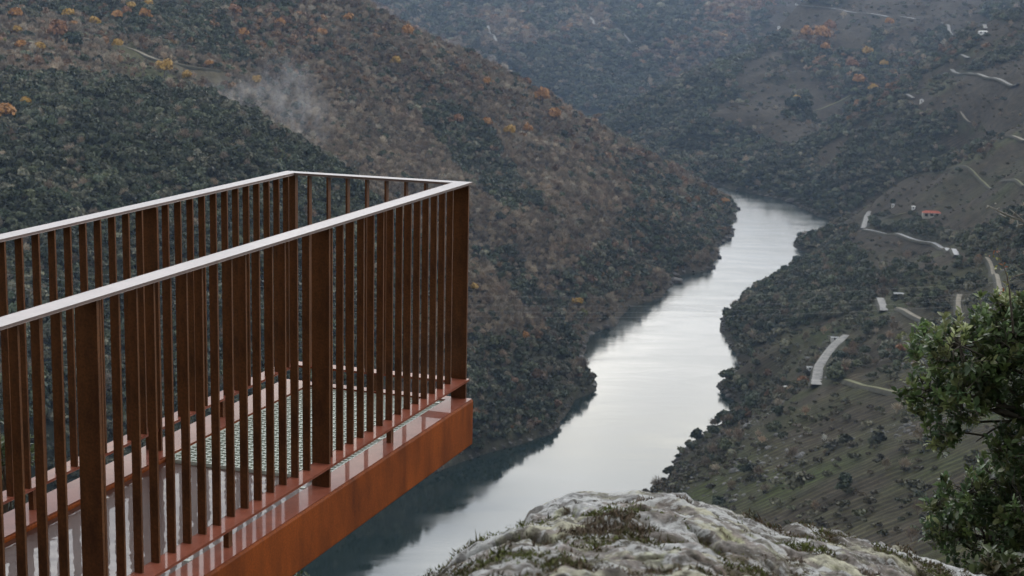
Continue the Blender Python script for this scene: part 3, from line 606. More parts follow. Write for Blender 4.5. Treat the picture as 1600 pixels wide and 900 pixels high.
LT = [
 (147,45,8,0,'golden autumn tree at the top of the left hill, above the wide brown clearing'),(205,20,7,0,'round golden tree high on the left hill, left one of a close pair'),(232,17,7,0,'round golden tree high on the left hill, right one of a close pair'),
 (107,33,8,0,'yellow tree at the left edge of the high dark wood'),(115,46,6,1,'small orange tree just under the yellow tree on the high left hill'),(25,37,10,1,'broad orange tree near the top left corner'),
 (28,58,7,0,'golden tree directly below the broad orange tree at top left'),(90,67,14,2,'widest russet tree on the slope left of the dark evergreen'),(33,82,8,1,'orange tree between the left edge and the widest russet tree'),
 (62,85,8,0,'golden tree just below left of the widest russet tree'),(42,95,6,0,'smallest golden tree of the cluster below the widest russet tree'),(4,73,6,4,'yellow green tree on the left edge of the view'),
 (183,35,8,1,'orange tree at the start of the row above the pale track'),(197,30,8,2,'russet tree second in the row above the pale track'),(227,36,9,1,'orange tree last in the row above the pale track'),
 (185,80,8,0,'golden tree beside the upper end of the pale track'),(257,122,12,0,'big golden tree standing in the clearing below the pale track'),(292,130,8,0,'smaller golden tree right of the big golden one in the clearing'),
 (400,139,9,0,'golden tree half veiled by the smoke'),(327,107,6,1,'small orange tree at the lower end of the pale track'),(42,170,8,0,'tall thin orange tree alone in the dark left wood'),
 (8,195,14,1,'large orange tree on the left edge below the clearing'),(367,32,10,2,'russet tree above and left of the smoke, near the top of the hill'),(380,63,8,1,'orange tree between the russet tree and the smoke'),
 (437,47,8,1,'bright orange tree above the smoke near the hill top'),(503,63,8,1,'orange tree in the bare wood right of the smoke'),(618,107,8,0,'golden tree in the middle of the bare brown slope'),
 (637,62,9,1,'orange tree on the skyline of the left hill, upper part'),(545,40,8,1,'orange tree just inside the skyline at the top of the frame'),(848,168,12,1,'large orange tree by the skyline, upper one of two above the river bend'),
 (867,193,10,1,'orange tree by the skyline, lower one of two above the river bend'),(797,217,9,0,'golden tree below the dark evergreen patch on the slope'),(825,213,8,1,'orange tree next to the golden one below the evergreen patch'),
 (760,202,8,1,'orange tree at the edge of the dark evergreen patch'),(715,197,8,2,'russet tree left of the dark evergreen patch'),(760,138,7,1,'small orange tree in the brown wood above the evergreen patch'),
 (825,138,7,2,'small russet tree close under the skyline'),(821,534,7,1,'bright orange tree alone on the lower slope above the river'),(903,482,8,0,'golden tree at the mouth of the gully, upper of two'),
 (910,500,8,4,'yellow green tree at the mouth of the gully, lower of two'),(740,458,7,0,'golden tree just right of the corner post of the balcony'),(1132,325,7,1,'orange tree at the tip of the left hill by the river'),
 (1088,320,6,2,'russet tree on the crest just before the tip of the left hill'),(1260,66,10,1,'orange tree at the left of the cluster on the far slope'),(1283,70,12,1,'broadest orange tree of the cluster on the far slope'),
 (1288,86,8,1,'orange tree lowest in the cluster on the far slope'),(1297,54,9,2,'russet tree highest in the cluster on the far slope'),(1355,93,8,0,'golden tree on the dark hedge between far vineyards'),
 (1380,108,6,0,'small golden tree right of the hedge between far vineyards'),(1331,113,9,2,'russet tree in the dark hollow below the far cluster'),(1340,137,9,1,'orange tree low in the dark hollow on the far slope'),
 (1364,148,7,0,'golden tree at the foot of the dark hollow'),(1244,163,6,0,'tiny golden tree in the dark grove amid far vineyards'),(1389,43,6,1,'orange tree beside the straight far road'),
 (1429,8,7,1,'orange tree at the top edge above the straight far road'),(1253,606,8,2,'russet tree beside the saddle road above the river'),(1410,538,8,4,'yellow green tree on the slope left of the oak'),(1408,556,8,2,'russet bush tree under the yellow green one left of the oak')]
for t_ in LT: lone_tree(*t_, 'autumn trees glowing on the hillsides')
for t_ in [(115,84,13,3,'big dark evergreen tree right of the widest russet tree'),(735,91,7,3,'dark round tree on the skyline of the left hill'),(757,97,5,3,'smaller dark tree just right of the round one on the skyline'),
 (853,148,7,3,'dark tree on the skyline left of the two orange trees'),(1246,418,8,3,'lone dark tree outlined against the water on the right bank'),(1310,570,10,3,'dark round bush beside the saddle road'),(1355,520,9,3,'dark round tree right of the saddle road'),
 (1240,180,12,3,'dark tree left in the grove amid far vineyards'),(1258,182,11,3,'dark tree right in the grove amid far vineyards'),(1394,322,5,3,'small dark tree beside the white shed'),(1320,768,13,3,'dark thick bush on the near terraced spur above the boulder'),(1165,610,7,3,'grey green shrub tree at the water edge of the right bank')]:
    lone_tree(*t_, 'single dark trees on the slopes')

# ------------------------------------------------------------------ houses and sheds
mt_wall = surf_mat('pale_plaster', (.42, .40, .36), .9, .8); mt_roof = surf_mat('red_clay_tiles', (.36, .10, .065), .8, .6); mt_dark = surf_mat('dark_opening', (.02, .02, .022), .4, 1.); mt_white = surf_mat('white_paint', (.72, .72, .70), .7, .8, .08); mt_tin = surf_mat('grey_tin_roof', (.35, .36, .37), .5, .5)
def house(name, cat, px, py, w_, d_, h_, rf, wallm, roofm, label, rz=0, nwin=2, group=None):
    p = hit(px, py); e = empty(name, (p[0], p[1], float(p[2])+1.), rz-math.atan2(p[0], p[1])); tag(e, label, cat, group)
    m = MB(); m.box(-w_/2, w_/2, -d_/2, d_/2, -3, h_); m.build('wall', wallm, e)
    m = MB(); o = .5; z0 = h_+.02; a = (-w_/2-o, -d_/2-o, z0), (w_/2+o, -d_/2-o, z0), (w_/2+o, d_/2+o, z0), (-w_/2-o, d_/2+o, z0)
    r1 = (-w_/2+d_*.35, 0, z0+rf); r2 = (w_/2-d_*.35, 0, z0+rf)
    m.add(list(a)+[r1, r2], [(0, 1, 5, 4), (1, 2, 5), (2, 3, 4, 5), (3, 0, 4), (3, 2, 1, 0)]); m.build('roof', roofm, e)
    for k in range(nwin):
        x = -w_/2+w_*(k+.7)/(nwin+.4); m = MB(); m.box(x-w_*.07-.3, x+w_*.07+.3, -d_/2-.06, -d_/2-.004, .6 if k else .0, h_*.85); m.build('window' if k else 'door', mt_dark, e)
    return e
house('farmhouse', 'house', 1455, 339, 21, 9, 4.2, 2.4, mt_wall, mt_roof, 'small stone farmhouse with a red tiled roof among vineyards', .1, 3)
house('shed', 'shed', 1427, 327, 4.5, 4, 2.6, .8, mt_white, mt_white, 'small white shed left of the red roofed farmhouse', 0, 1, 'sheds among the vineyards')
house('shed', 'shed', 1395, 324, 3.5, 4, 3, .8, mt_white, mt_tin, 'tiny pale shed at the end of the grassy track', 0, 1, 'sheds among the vineyards')
house('shed', 'shed', 1265, 579, 4, 3, 2, .5, mt_white, mt_tin, 'white shed beside the saddle road', .2, 1, 'sheds among the vineyards')
house('shed', 'shed', 1228, 610, 3.4, 3, 2.2, .5, mt_white, mt_white, 'white shed nearest to the river bank', -.3, 1, 'sheds among the vineyards')
house('shed', 'shed', 1404, 464, 8, 4, 2.2, .8, mt_wall, mt_tin, 'low pale shed above the turning place', .1, 1, 'sheds among the vineyards')
house('shed', 'shed', 1304, 532, 6, 3, 1.8, .5, mt_white, mt_tin, 'long low white shed at the upper end of the saddle road', .1, 1, 'sheds among the vineyards')
house('cottage', 'house', 998, 71, 15, 7, 3.5, 2, mt_white, mt_white, 'white cottage below the road zigzags on the far hillside', 0, 2, 'far white cottages')
house('cottage', 'house', 1246, 8, 14, 7, 4, 2, mt_white, mt_tin, 'white cottage where the straight far road meets the ridge', 0, 2, 'far white cottages')
house('cottage', 'house', 1217, 45, 8, 6, 5, 2, mt_white, mt_tin, 'white cottage on the ridge left of the far orange trees', 0, 1, 'far white cottages')
house('cottage', 'house', 1536, 53, 18, 7, 3, 2, mt_white, mt_white, 'long white cottage at the end of the thin high road', 0, 2, 'far white cottages')
house('cottage', 'house', 1440, 161, 7, 6, 4, 2, mt_white, mt_tin, 'white cottage on the diagonal ridge below the road bend', 0, 1, 'far white cottages')
house('cottage', 'house', 1551, 8, 9, 6, 4, 2, mt_white, mt_tin, 'white cottage by the top edge above the thin high road', 0, 1, 'far white cottages')

# ------------------------------------------------------------------ power lines over the gorge
mt_wire, nt, b = newmat('aluminium_cable'); b.inputs['Base Color'].default_value = (.5, .5, .5, 1); b.inputs['Metallic'].default_value = .6; b.inputs['Roughness'].default_value = .5
for (y0, y1, y2, D0, D1, lb) in [(402,464,452,520,640,'highest thin power cable strung across the gorge'),(418,478,470,520,640,'second highest thin power cable across the gorge'),(432,488,478,530,650,'third highest thin power cable across the gorge'),(441,496,488,535,655,'lowest thin power cable strung across the gorge')]:
    P0 = at(-300, y0-25, D0); P2 = at(1900, y2-40, D1); Pm = at(850, y1, (D0+D1)/2); mid = (P0+P2)/2; c_ = 2*Pm-.5*(P0+P2); pts = []
    for k in range(41):
        t = k/40; pts.append(tuple((1-t)**2*P0+2*t*(1-t)*c_+t*t*P2))
    m = MB(); m.tube(pts, .022, 5); o = m.build('power_cable', mt_wire); tag(o, lb, 'power cable', 'power cables over the gorge')

# ------------------------------------------------------------------ smoke
mt_smoke = bpy.data.materials.new('thin_smoke'); mt_smoke.use_nodes = True; nt = mt_smoke.node_tree; nt.nodes.clear()
om = nt.nodes.new('ShaderNodeOutputMaterial'); pv = nt.nodes.new('ShaderNodeVolumePrincipled'); pv.inputs['Color'].default_value = (.93, .95, 1, 1)
tcn = nd(nt, 'ShaderNodeTexCoord'); n = nd(nt, 'ShaderNodeTexNoise', Scale=2.3, Detail=4., Roughness=.6, Distortion=.6); mp_ = nd(nt, 'ShaderNodeMapping'); mp_.inputs['Scale'].default_value = (1.6, 1, .8); nt.links.new(tcn.outputs['Object'], mp_.inputs['Vector']); nt.links.new(mp_.outputs[0], n.inputs['Vector'])
ln = nd(nt, 'ShaderNodeVectorMath', operation='LENGTH'); nt.links.new(tcn.outputs['Object'], ln.inputs[0])
fo = nd(nt, 'ShaderNodeMapRange'); fo.inputs['From Min'].default_value = 1.; fo.inputs['From Max'].default_value = .2; nt.links.new(ln.outputs['Value'], fo.inputs['Value'])
nr = nd(nt, 'ShaderNodeMapRange'); nr.inputs['From Min'].default_value = .45; nr.inputs['From Max'].default_value = .72; nt.links.new(n.outputs['Fac'], nr.inputs['Value'])
mm = nd(nt, 'ShaderNodeMath', operation='MULTIPLY'); nt.links.new(fo.outputs[0], mm.inputs[0]); nt.links.new(nr.outputs[0], mm.inputs[1])
m3 = nd(nt, 'ShaderNodeMath', operation='MULTIPLY'); nt.links.new(mm.outputs[0], m3.inputs[0]); m3.inputs[1].default_value = .019; nt.links.new(m3.outputs[0], pv.inputs['Density']); nt.links.new(pv.outputs[0], om.inputs['Volume'])
import bmesh
sm = empty('smoke', tuple(at(440, 175, 1640))); tag(sm, 'thin pale smoke drifting up out of the gully on the left hill', kind='stuff')
for (x, y, D, sx_, sy_, sz_) in [(375,150,1690,40,30,22),(445,135,1700,32,26,36),(470,185,1600,34,24,36)]:
    bm = bmesh.new(); bmesh.ops.create_icosphere(bm, subdivisions=3, radius=1); me = bpy.data.meshes.new('smoke_puff'); bm.to_mesh(me); bm.free(); me.materials.append(mt_smoke)
    o = bpy.data.objects.new('smoke_puff', me); link(o, sm); o.location = Vector(at(x, y, D))-sm.location; o.scale = (sx_*1.2, sy_, sz_*1.2)

# ------------------------------------------------------------------ haze
mt_haze = bpy.data.materials.new('valley_haze'); mt_haze.use_nodes = True; nt = mt_haze.node_tree; nt.nodes.clear()
om = nt.nodes.new('ShaderNodeOutputMaterial'); pv = nt.nodes.new('ShaderNodeVolumePrincipled'); pv.inputs['Color'].default_value = (.50, .69, 1, 1); pv.inputs['Density'].default_value = .000038; nt.links.new(pv.outputs[0], om.inputs['Volume'])
zt = max(float(GZ.max()), 351)+60; m = MB(); m.box(-9000, 9000, -1500, 9500, -60, max(zt, 1150)); o = m.build('haze', mt_haze); tag(o, 'thin bluish haze filling the gorge', kind='stuff')

# ------------------------------------------------------------------ ledge under the viewpoint
vs = []; RL = [0.01, 1.5, 3, 4.2, 6, 9, 14, 22, 33, 46]; NL = 120
for i in range(NL):
    a = 2*math.pi*i/NL; back = max(0, -math.cos(a))
    aa = min(max((a if a < math.pi else a-2*math.pi), AZS[0]), AZS[-1]); zr = float(gsample(np.array([46*math.sin(aa)]), np.array([46*math.cos(aa)]))[0])
    zr = zr*(1-back)+355*back
    for r in RL:
        if r <= 3: z = 348.15
        else: z = 348.15-(1-back)*min(6.5, (r-3)*1.3)*1.0
        t = max(0, (r-8)/38); z = z*(1-t)+zr*t
        vs.append((r*math.sin(a), r*math.cos(a), z+float(noise(r*math.sin(a)/2.2, r*math.cos(a)/2.2, 0, 8))*.14*min(r/2, 3)))
k_ = len(RL); fs = [(i*k_+j, ((i+1) % NL)*k_+j, ((i+1) % NL)*k_+j+1, i*k_+j+1) for i in range(NL) for j in range(k_-1)]
me = mesh_np('ledge', np.array(vs), np.array(fs), mt_ground, smooth=True, cols=np.tile((.07, .062, .042, 0.), (len(vs), 1)))
tag(link(bpy.data.objects.new('ledge_ground', me)), 'rocky ground of the ledge under the viewpoint', 'ground', kind='structure')

# ------------------------------------------------------------------ boulders
mt_rock, nt, b = newmat('lichened_granite')
g = nd(nt, 'ShaderNodeNewGeometry'); a_ = nd(nt, 'ShaderNodeAttribute', attribute_name='cover'); nt.links.new(a_.outputs['Color'], b.inputs['Base Color'])
n = nd(nt, 'ShaderNodeTexNoise', Scale=60., Detail=8., Roughness=.7); nt.links.new(g.outputs['Position'], n.inputs['Vector'])
rr = ramp(nt, n.outputs['Fac'], [(.32, (.45,)*3), (.5, (1.,)*3), (.68, (1.5,)*3)]); m = nd(nt, 'ShaderNodeMixRGB', blend_type='MULTIPLY', Fac=1.); nt.links.new(a_.outputs['Color'], m.inputs['Color1']); nt.links.new(rr.outputs['Color'], m.inputs['Color2'])
ng = nd(nt, 'ShaderNodeTexNoise', Scale=11., Detail=9., Roughness=.72, Distortion=.6); nt.links.new(g.outputs['Position'], ng.inputs['Vector']); lr_ = ramp(nt, ng.outputs['Fac'], [(.535, .0), (.56, .85)]); ml = nd(nt, 'ShaderNodeMixRGB'); nt.links.new(lr_.outputs['Color'], ml.inputs['Fac']); nt.links.new(m.outputs[0], ml.inputs['Color1']); ml.inputs['Color2'].default_value = (.50, .51, .51, 1)
nh = nd(nt, 'ShaderNodeTexNoise', Scale=17., Detail=9., Roughness=.75, Distortion=.4); mo = nd(nt, 'ShaderNodeMapping'); mo.inputs['Location'].default_value = (7, 3, 1); nt.links.new(g.outputs['Position'], mo.inputs['Vector']); nt.links.new(mo.outputs[0], nh.inputs['Vector']); hr_ = ramp(nt, nh.outputs['Fac'], [(.555, .0), (.59, .9)]); mh = nd(nt, 'ShaderNodeMixRGB'); nt.links.new(hr_.outputs['Color'], mh.inputs['Fac']); nt.links.new(ml.outputs[0], mh.inputs['Color1']); mh.inputs['Color2'].default_value = (.075, .065, .045, 1)
nt.links.new(mh.outputs[0], b.inputs['Base Color'])
b.inputs['Roughness'].default_value = .9; bp = nd(nt, 'ShaderNodeBump', Strength=1., Distance=.012); nt.links.new(n.outputs['Fac'], bp.inputs['Height']); nt.links.new(bp.outputs[0], b.inputs['Normal'])
mt_moss, nt, b = newmat('moss_and_dry_grass'); a_ = nd(nt, 'ShaderNodeAttribute', attribute_name='cover'); nt.links.new(a_.outputs['Color'], b.inputs['Base Color']); b.inputs['Roughness'].default_value = .9
MV = []; MC = []
def boulder(crest, Dc, label, seed, front=1.6, kpx=95, amp=.05, moss_bias=0.):
    cp = np.array(crest, float); n, k = 420, 300
    pxs = np.linspace(cp[0, 0], cp[-1, 0], n); cy = np.interp(pxs, cp[:, 0], cp[:, 1]); t = np.linspace(0, 1, k)
    cy = cy+fbm(pxs/26, 0*pxs, seed, 3, seed)*5
    V = np.zeros((n, k, 3))
    for i in range(n):
        ed = min(i, n-1-i)/(n*.08); ed = min(1, ed); Di = Dc-.18*(1-ed)
        c = at(pxs[i], cy[i], Di); dr = ray(pxs[i], 450)[:2]
        for j in range(k):
            if t[j] < .66:
                u = 1-t[j]/.66; D = Di-front*u
                z = EYE+ray(pxs[i], cy[i]+kpx*(u**1.5)*front*1.0)[2]*D
                if u > .8: z -= (u-.8)*3
            else:
                u = (t[j]-.66)/.34; D = Di+.55*math.sin(u*math.pi/2); z = c[2]-1.5*(1-math.cos(u*math.pi/2))
            V[i, j] = (dr[0]*D, dr[1]*D, z)
    x, y, z = V[..., 0], V[..., 1], V[..., 2]
    lump = fbm(x*2.2, y*2.2, z*2.2+seed, 5, seed+3); fine = fbm(x*14, y*14, z*14, 4, seed+5)
    q = fbm(x*1.5+y*.9, y*2.6-x*.7, seed*1.3, 4, seed+9); crack = np.exp(-(q/.022)**2)
    lay = 1-np.abs(fbm(x*3.0, y*1.2, seed, 3, seed+12))*2
    mask = np.clip(1.2-np.abs(t-.66)*6, 0.12, 1)[None]*0+1
    edge = np.exp(-((t-.66)/.05)**2)[None]
    med = fbm(x*6, y*6, z*6+seed, 4, seed+61); vf = fbm(x*38, y*38, z*38, 3, seed+15); h = (lump*amp*.75+lay*amp*.15+med*.030+fine*.022+vf*.007-crack*.03)*(1-.35*edge); V[..., 2] += h; V[..., 0] += fine*.004
    # patches of growth
    wxx = x+.05*fine; wyy = y+.05*lump
    g1 = fbm(wxx*5, wyy*5, z*5, 5, seed+21, .6); g2 = fbm(wxx*7, wyy*7, z*7, 5, seed+33, .6); g3 = fbm(wxx*16, wyy*16, z*16, 4, seed+44, .6); g4 = fbm(x*2.2, y*2.2, z*2, 4, seed+50)
    g5 = fbm(x*40, y*40, z*40, 3, seed+70, .6)
    col = np.ones(V.shape)*np.array((.20, .18, .165)); col *= (1+.5*g1+.4*fine+.5*g5)[..., None]
    def lay_(m_, c, al=1.):
        nonlocal col; m_ = np.clip(m_, 0, 1)[..., None]*al; col = col*(1-m_)+np.array(c)*(1+.35*g5[..., None]+.25*g3[..., None])*m_
    lay_((g4-.05)*5, (.26, .215, .19), .6)
    lay_((g2*.8+g3*.3+g4*.3+.3*edge-.13)*9, (.46, .47, .48), .9); lay_((-g2-.10)*12, (.42, .41, .31), .9); lay_((g3+.5*g4-.28)*10, (.34, .35, .20), .7)
    lay_((-g3-.14)*8, (.075, .065, .055), .8)
    lay_((-g1+g3*.4-.22)*8, (.10, .09, .08), .7)
    lay_(crack*1.5, (.04, .035, .03), .8)
    ms = np.clip((g1*.6+g3*.4-lump*.25-g4*.12+crack*.35+moss_bias-.055)*10, 0, 1)
    lay_(ms, (.080, .066, .036))
    idx = np.arange(n*k).reshape(n, k); F4 = np.stack([idx[:-1, :-1], idx[1:, :-1], idx[1:, 1:], idx[:-1, 1:]], -1).reshape(-1, 4)
    o = link(bpy.data.objects.new('boulder', mesh_np('boulder', V.reshape(-1, 3), F4, mt_rock, smooth=True, cols=np.clip(col, .01, .8).reshape(-1, 3)))); tag(o, label, 'boulder', 'lichened boulders at the viewpoint')
    # tufts
    cand = np.argwhere(ms > .5); R = np.random.default_rng(seed)
    if len(cand):
        for c in cand[R.integers(0, len(cand), 22000)]:
            i, j = c
            if j > k*.80 or i < 2 or i > n-3: continue
            p = V[i, j]+R.normal(size=3)*.004; clump = noise(p[0]*7, p[1]*7, 0, 3); hue = noise(p[0]*6, p[1]*6, 5, 3)+R.normal()*.3
            L_ = R.uniform(.0025, .0065)*(1.4+float(clump)); 
            if R.uniform() < .02: L_ *= 2.5
            a = R.uniform(0, 6.28); s = np.array([math.cos(a), math.sin(a), 0])*R.uniform(.0012, .0032); tip = np.array([R.normal()*.5, R.normal()*.5, 1.])*L_
            MV.append([p-s, p+s, p+tip]); 
            c_ = (.10, .12, .025) if hue > .45 else ((.075, .075, .025) if hue > .0 else ((.11, .075, .045) if hue > -.45 else (.13, .10, .075)))
            f = R.uniform(.6, 1.4); MC.extend([[x_*f for x_ in c_]]*3)
boulder([(640,960),(665,925),(690,905),(722,880),(745,866),(775,852),(830,842),(900,836),(1000,846),(1100,858),(1200,880),(1300,905),(1400,950)], 3.15, 'low mossy boulder ledge in the foreground, left of the tallest boulder', 5, 1.3, 100, .045, .06)
boulder([(810,890),(818,850),(826,828),(836,812),(868,794),(905,783),(950,780),(1010,777),(1080,786),(1150,804),(1200,821),(1260,842),(1330,862),(1400,890),(1440,930)], 3.75, 'tallest lichen covered boulder with white patches, mid foreground', 2, 1.5, 110, .06, -.02)
boulder([(1150,890),(1190,850),(1228,834),(1262,826),(1310,836),(1350,846),(1400,858),(1440,868),(1480,885),(1530,903),(1600,925),(1660,960)], 3.95, 'pale boulder slab sloping down towards the oak', 14, 1.3, 100, .05, .02)
MV = np.array(MV).reshape(-1, 3); me = mesh_np('moss', MV, np.arange(len(MV)).reshape(-1, 3), mt_moss, cols=np.array(MC))
tag(link(bpy.data.objects.new('moss', me)), 'brown and green moss and dry grass growing on the boulders', kind='stuff')

# ------------------------------------------------------------------ leafy plants near the viewpoint
mt_oak, nt, b = newmat('oak_leaf'); a_ = nd(nt, 'ShaderNodeAttribute', attribute_name='cover'); nt.links.new(a_.outputs['Color'], b.inputs['Base Color']); b.inputs['Roughness'].default_value = .38; b.inputs['Specular IOR Level'].default_value = .5
b.inputs['Transmission Weight'].default_value = 0; b.inputs['Subsurface Weight'].default_value = 0
tb = nt.nodes.new('ShaderNodeBsdfTranslucent'); nt.links.new(a_.outputs['Color'], tb.inputs['Color']); ms_ = nt.nodes.new('ShaderNodeMixShader'); ms_.inputs['Fac'].default_value = .35
nt.links.new(b.outputs[0], ms_.inputs[1]); nt.links.new(tb.outputs[0], ms_.inputs[2]); nt.links.new(ms_.outputs[0], nt.nodes['Material Output'].inputs['Surface'])
mt_twig = surf_mat('grey_twig', (.16, .14, .125), .9, 60.); mt_limb = surf_mat('oak_bark', (.09, .08, .07), .95, 25.)
def leaves_mesh(name, tips, per, ln_, R, cols, mat):
    """leaves in whorls along short twigs; tips = (position, direction)"""
    V = []; C_ = []; TW = MB()
    for p, d in tips:
        d = d/np.linalg.norm(d); tl = R.uniform(.07, .13)*ln_/.035; q0 = p-d*tl; TW.tube([q0, (q0+p)/2+R.normal(size=3)*.004, p], [.0018, .0014, .0008], 3)
        shade = R.lognormal(0, .25); ci = R.integers(0, len(cols))
        for k in range(per):
            t = R.uniform(.1, 1.0); b0 = q0+(p-q0)*t; az = R.uniform(0, 6.28)
            u = np.cross(d, [.2, .3, .93]); u /= np.linalg.norm(u)+1e-9; v = np.cross(d, u); o = d*R.uniform(.2, .9)+(u*math.cos(az)+v*math.sin(az))*R.uniform(.5, 1.)+np.array([0, 0, R.uniform(-.1, .35)]); o /= np.linalg.norm(o)
            s = np.cross(o, np.array([R.normal()*.5, R.normal()*.5, 1.])); s /= np.linalg.norm(s)+1e-9; nn = np.cross(s, o)
            l = ln_*R.uniform(.5, 1.35); w_ = l*R.uniform(.18, .30); f = R.uniform(.1, .35)*w_
            V += [b0, b0+o*l*.35+s*w_+nn*f, b0+o*l*.75+s*w_*.8+nn*f*.8, b0+o*l-nn*l*.08, b0+o*l*.75-s*w_*.8+nn*f*.8, b0+o*l*.35-s*w_+nn*f, b0+o*l*.35, b0+o*l*.75-nn*l*.02]
            c = np.array(cols[ci])*shade*R.uniform(.7, 1.35); C_ += [c]*8
    n = len(V)//8; base = np.arange(n)[:, None, None]*8; Fq_ = np.array([[0, 1, 6, 0], [6, 1, 2, 7], [7, 2, 3, 3], [0, 6, 5, 0], [6, 7, 4, 5], [7, 3, 4, 4]])
    tri = np.array([[0, 1, 6], [6, 1, 2], [6, 2, 7], [7, 2, 3], [0, 6, 5], [6, 7, 4], [6, 4, 5], [7, 3, 4]])
    F3 = (tri[None]+base).reshape(-1, 3)
    return mesh_np(name, np.array(V), F3, mat, cols=np.clip(np.array(C_), .005, .6)), TW
OAKC = [(.125, .19, .075), (.10, .155, .075), (.155, .21, .08), (.085, .135, .07), (.19, .215, .10)]
R = np.random.default_rng(3); DO = 6.0
oak = empty('holm_oak', tuple(at(1850, 1050, DO))); tag(oak, 'leafy evergreen oak with dense dark green foliage reaching in from the right edge', 'oak tree')
blobs = [(1500,540,62,58),(1560,530,60,62),(1452,545,44,48),(1610,560,70,95),(1450,610,46,44),(1505,620,52,60),(1478,672,36,34),(1560,600,40,40),(1680,620,80,150),
         (1570,700,32,45),(1610,730,45,60),(1560,760,50,55),(1510,770,48,50),(1480,830,42,48),(1540,840,66,60),(1600,830,70,85),(1700,820,80,120),(1530,900,60,45),(1465,790,28,36),(1560,480,38,26),(1590,640,26,26),(1600,500,60,50),(1585,690,30,30),(1420,610,22,20),(1540,585,50,50),(1600,790,50,60)]
blobs += [(1790,480,110,110),(1900,600,120,130),(1780,640,90,90),(1830,800,110,110),(1900,420,80,90),(1800,940,100,90),(1950,760,80,110),(1830,340,70,70)]
tips = []; limbs = MB(); root = at(1850, 1050, DO)-np.array([0, 0, 0]); inner = []
for (bx, by, rx, ry) in blobs:
    n = int(rx*ry/2900*(50 if bx < 1701 else 20)); c0 = at(bx, by, DO+R.uniform(-.15, .15)); sx_ = rx*DO/F; sz_ = ry*DO/F
    for k in range(n):
        d = R.normal(size=3); d /= np.linalg.norm(d); rr_ = R.uniform(.45, 1.)**.5
        p = c0+d*np.array([sx_, sx_*1.3, sz_])*rr_; tips.append((p, d*.7+np.array([0, 0, .45])+R.normal(size=3)*.3))
        if k % 3 == 0: inner.append((c0, p-d*.04))
    # limb from the stem to the clump
    st = at(1800, max(620, min(980, by+90)), DO+.25); mdl = st*.6+c0*.4+np.array([0, .1, -.05])+R.normal(size=3)*.04; md2 = st*.25+c0*.75+np.array([0, .06, .0])+R.normal(size=3)*.03
    limbs.tube([st, mdl, md2, c0], [.008, .006, .005, .003], 6)
for c0, p in inner: limbs.tube([c0, (c0+p)/2+R.normal(size=3)*.012, p], [.0045, .003, .0015], 4)
for pp in [[(1800,690),(1640,662),(1590,652),(1550,672),(1525,690)],[(1800,640),(1600,640),(1560,633),(1530,640)],[(1640,662),(1580,640),(1545,616)],[(1590,652),(1560,640),(1535,642)]]:
    limbs.tube([at(x, y, DO+.05*R.normal()) for x, y in pp], [.012, .009, .006, .004, .002][:len(pp)], 6)
tr = MB(); tr.tube([at(1960, 2300, DO), at(1900, 1500, DO+.1), at(1850, 1050, DO), at(1800, 800, DO+.05), at(1800, 600, DO), at(1830, 420, DO)], [.15, .13, .10, .07, .045, .02], 10)
def reparent(o, e):
    o.parent = e; o.matrix_parent_inverse = Matrix.Translation(-Vector(e.location)); return o
reparent(tr.build('trunk', mt_limb, smooth=True), oak)
lm, TW = leaves_mesh('foliage', tips, 16, .028, R, OAKC, mt_oak); reparent(link(bpy.data.objects.new('foliage', lm)), oak)
reparent(limbs.build('limb', mt_limb, smooth=True), oak); reparent(TW.build('twig', mt_twig), oak)
# thin new shoot above the oak
sh_ = MB(); sp_ = [at(x, y, 5.4) for x, y in [(1583,520),(1577,450),(1573,430),(1563,402),(1556,383)]]; sh_.tube(sp_, [.004, .003, .0022, .0016, .001], 5)
e = empty('shoot', tuple(sp_[0])); tag(e, 'thin upright shoot with few yellow green leaves above the oak', 'shoot')
reparent(sh_.build('stem', mt_twig, smooth=True), e)
tl = [(sp_[i]*(1-t)+sp_[i+1]*t, np.array([R.normal(), R.normal(), .6])) for i in range(1, 4) for t in (.1, .4, .7)]
lm, TW = leaves_mesh('leaves', tl, 3, .017, R, [(.16, .17, .05), (.10, .13, .04), (.28, .10, .05)], mt_oak); reparent(link(bpy.data.objects.new('leaves', lm)), e)
# bare lichened twig
bt = MB(); q = [at(x, y, 4.6) for x, y in [(1640,360),(1600,346),(1583,340),(1563,331),(1543,321)]]; bt.tube(q, [.004, .0035, .003, .0026, .0018], 6)
q2 = [at(x, y, 4.6) for x, y in [(1600,346),(1590,337),(1582,330),(1577,326)]]; bt.tube(q2, [.003, .0025, .002, .0012], 5)
for k in range(14):
    i = k % 4; p = q[i]*.5+q[i+1]*.5+R.normal(size=3)*.012; bt.tube([p, p+R.normal(size=3)*.008+np.array([0, 0, .006])], [.003, .001], 4)
tag(bt.build('bare_twig', surf_mat('lichened_bark', (.30, .29, .27), .9, 90.), smooth=True), 'bare forked grey twig poking in at the right edge above the oak', 'twig')
bt = MB(); bt.tube([at(x, y, 4.9) for x, y in [(1620,425),(1600,428),(1588,431),(1581,434)]], [.003, .0025, .002, .0012], 5)
tag(bt.build('bare_twig', mt_twig, smooth=True), 'short straight dark twig at the right edge below the forked one', 'twig')
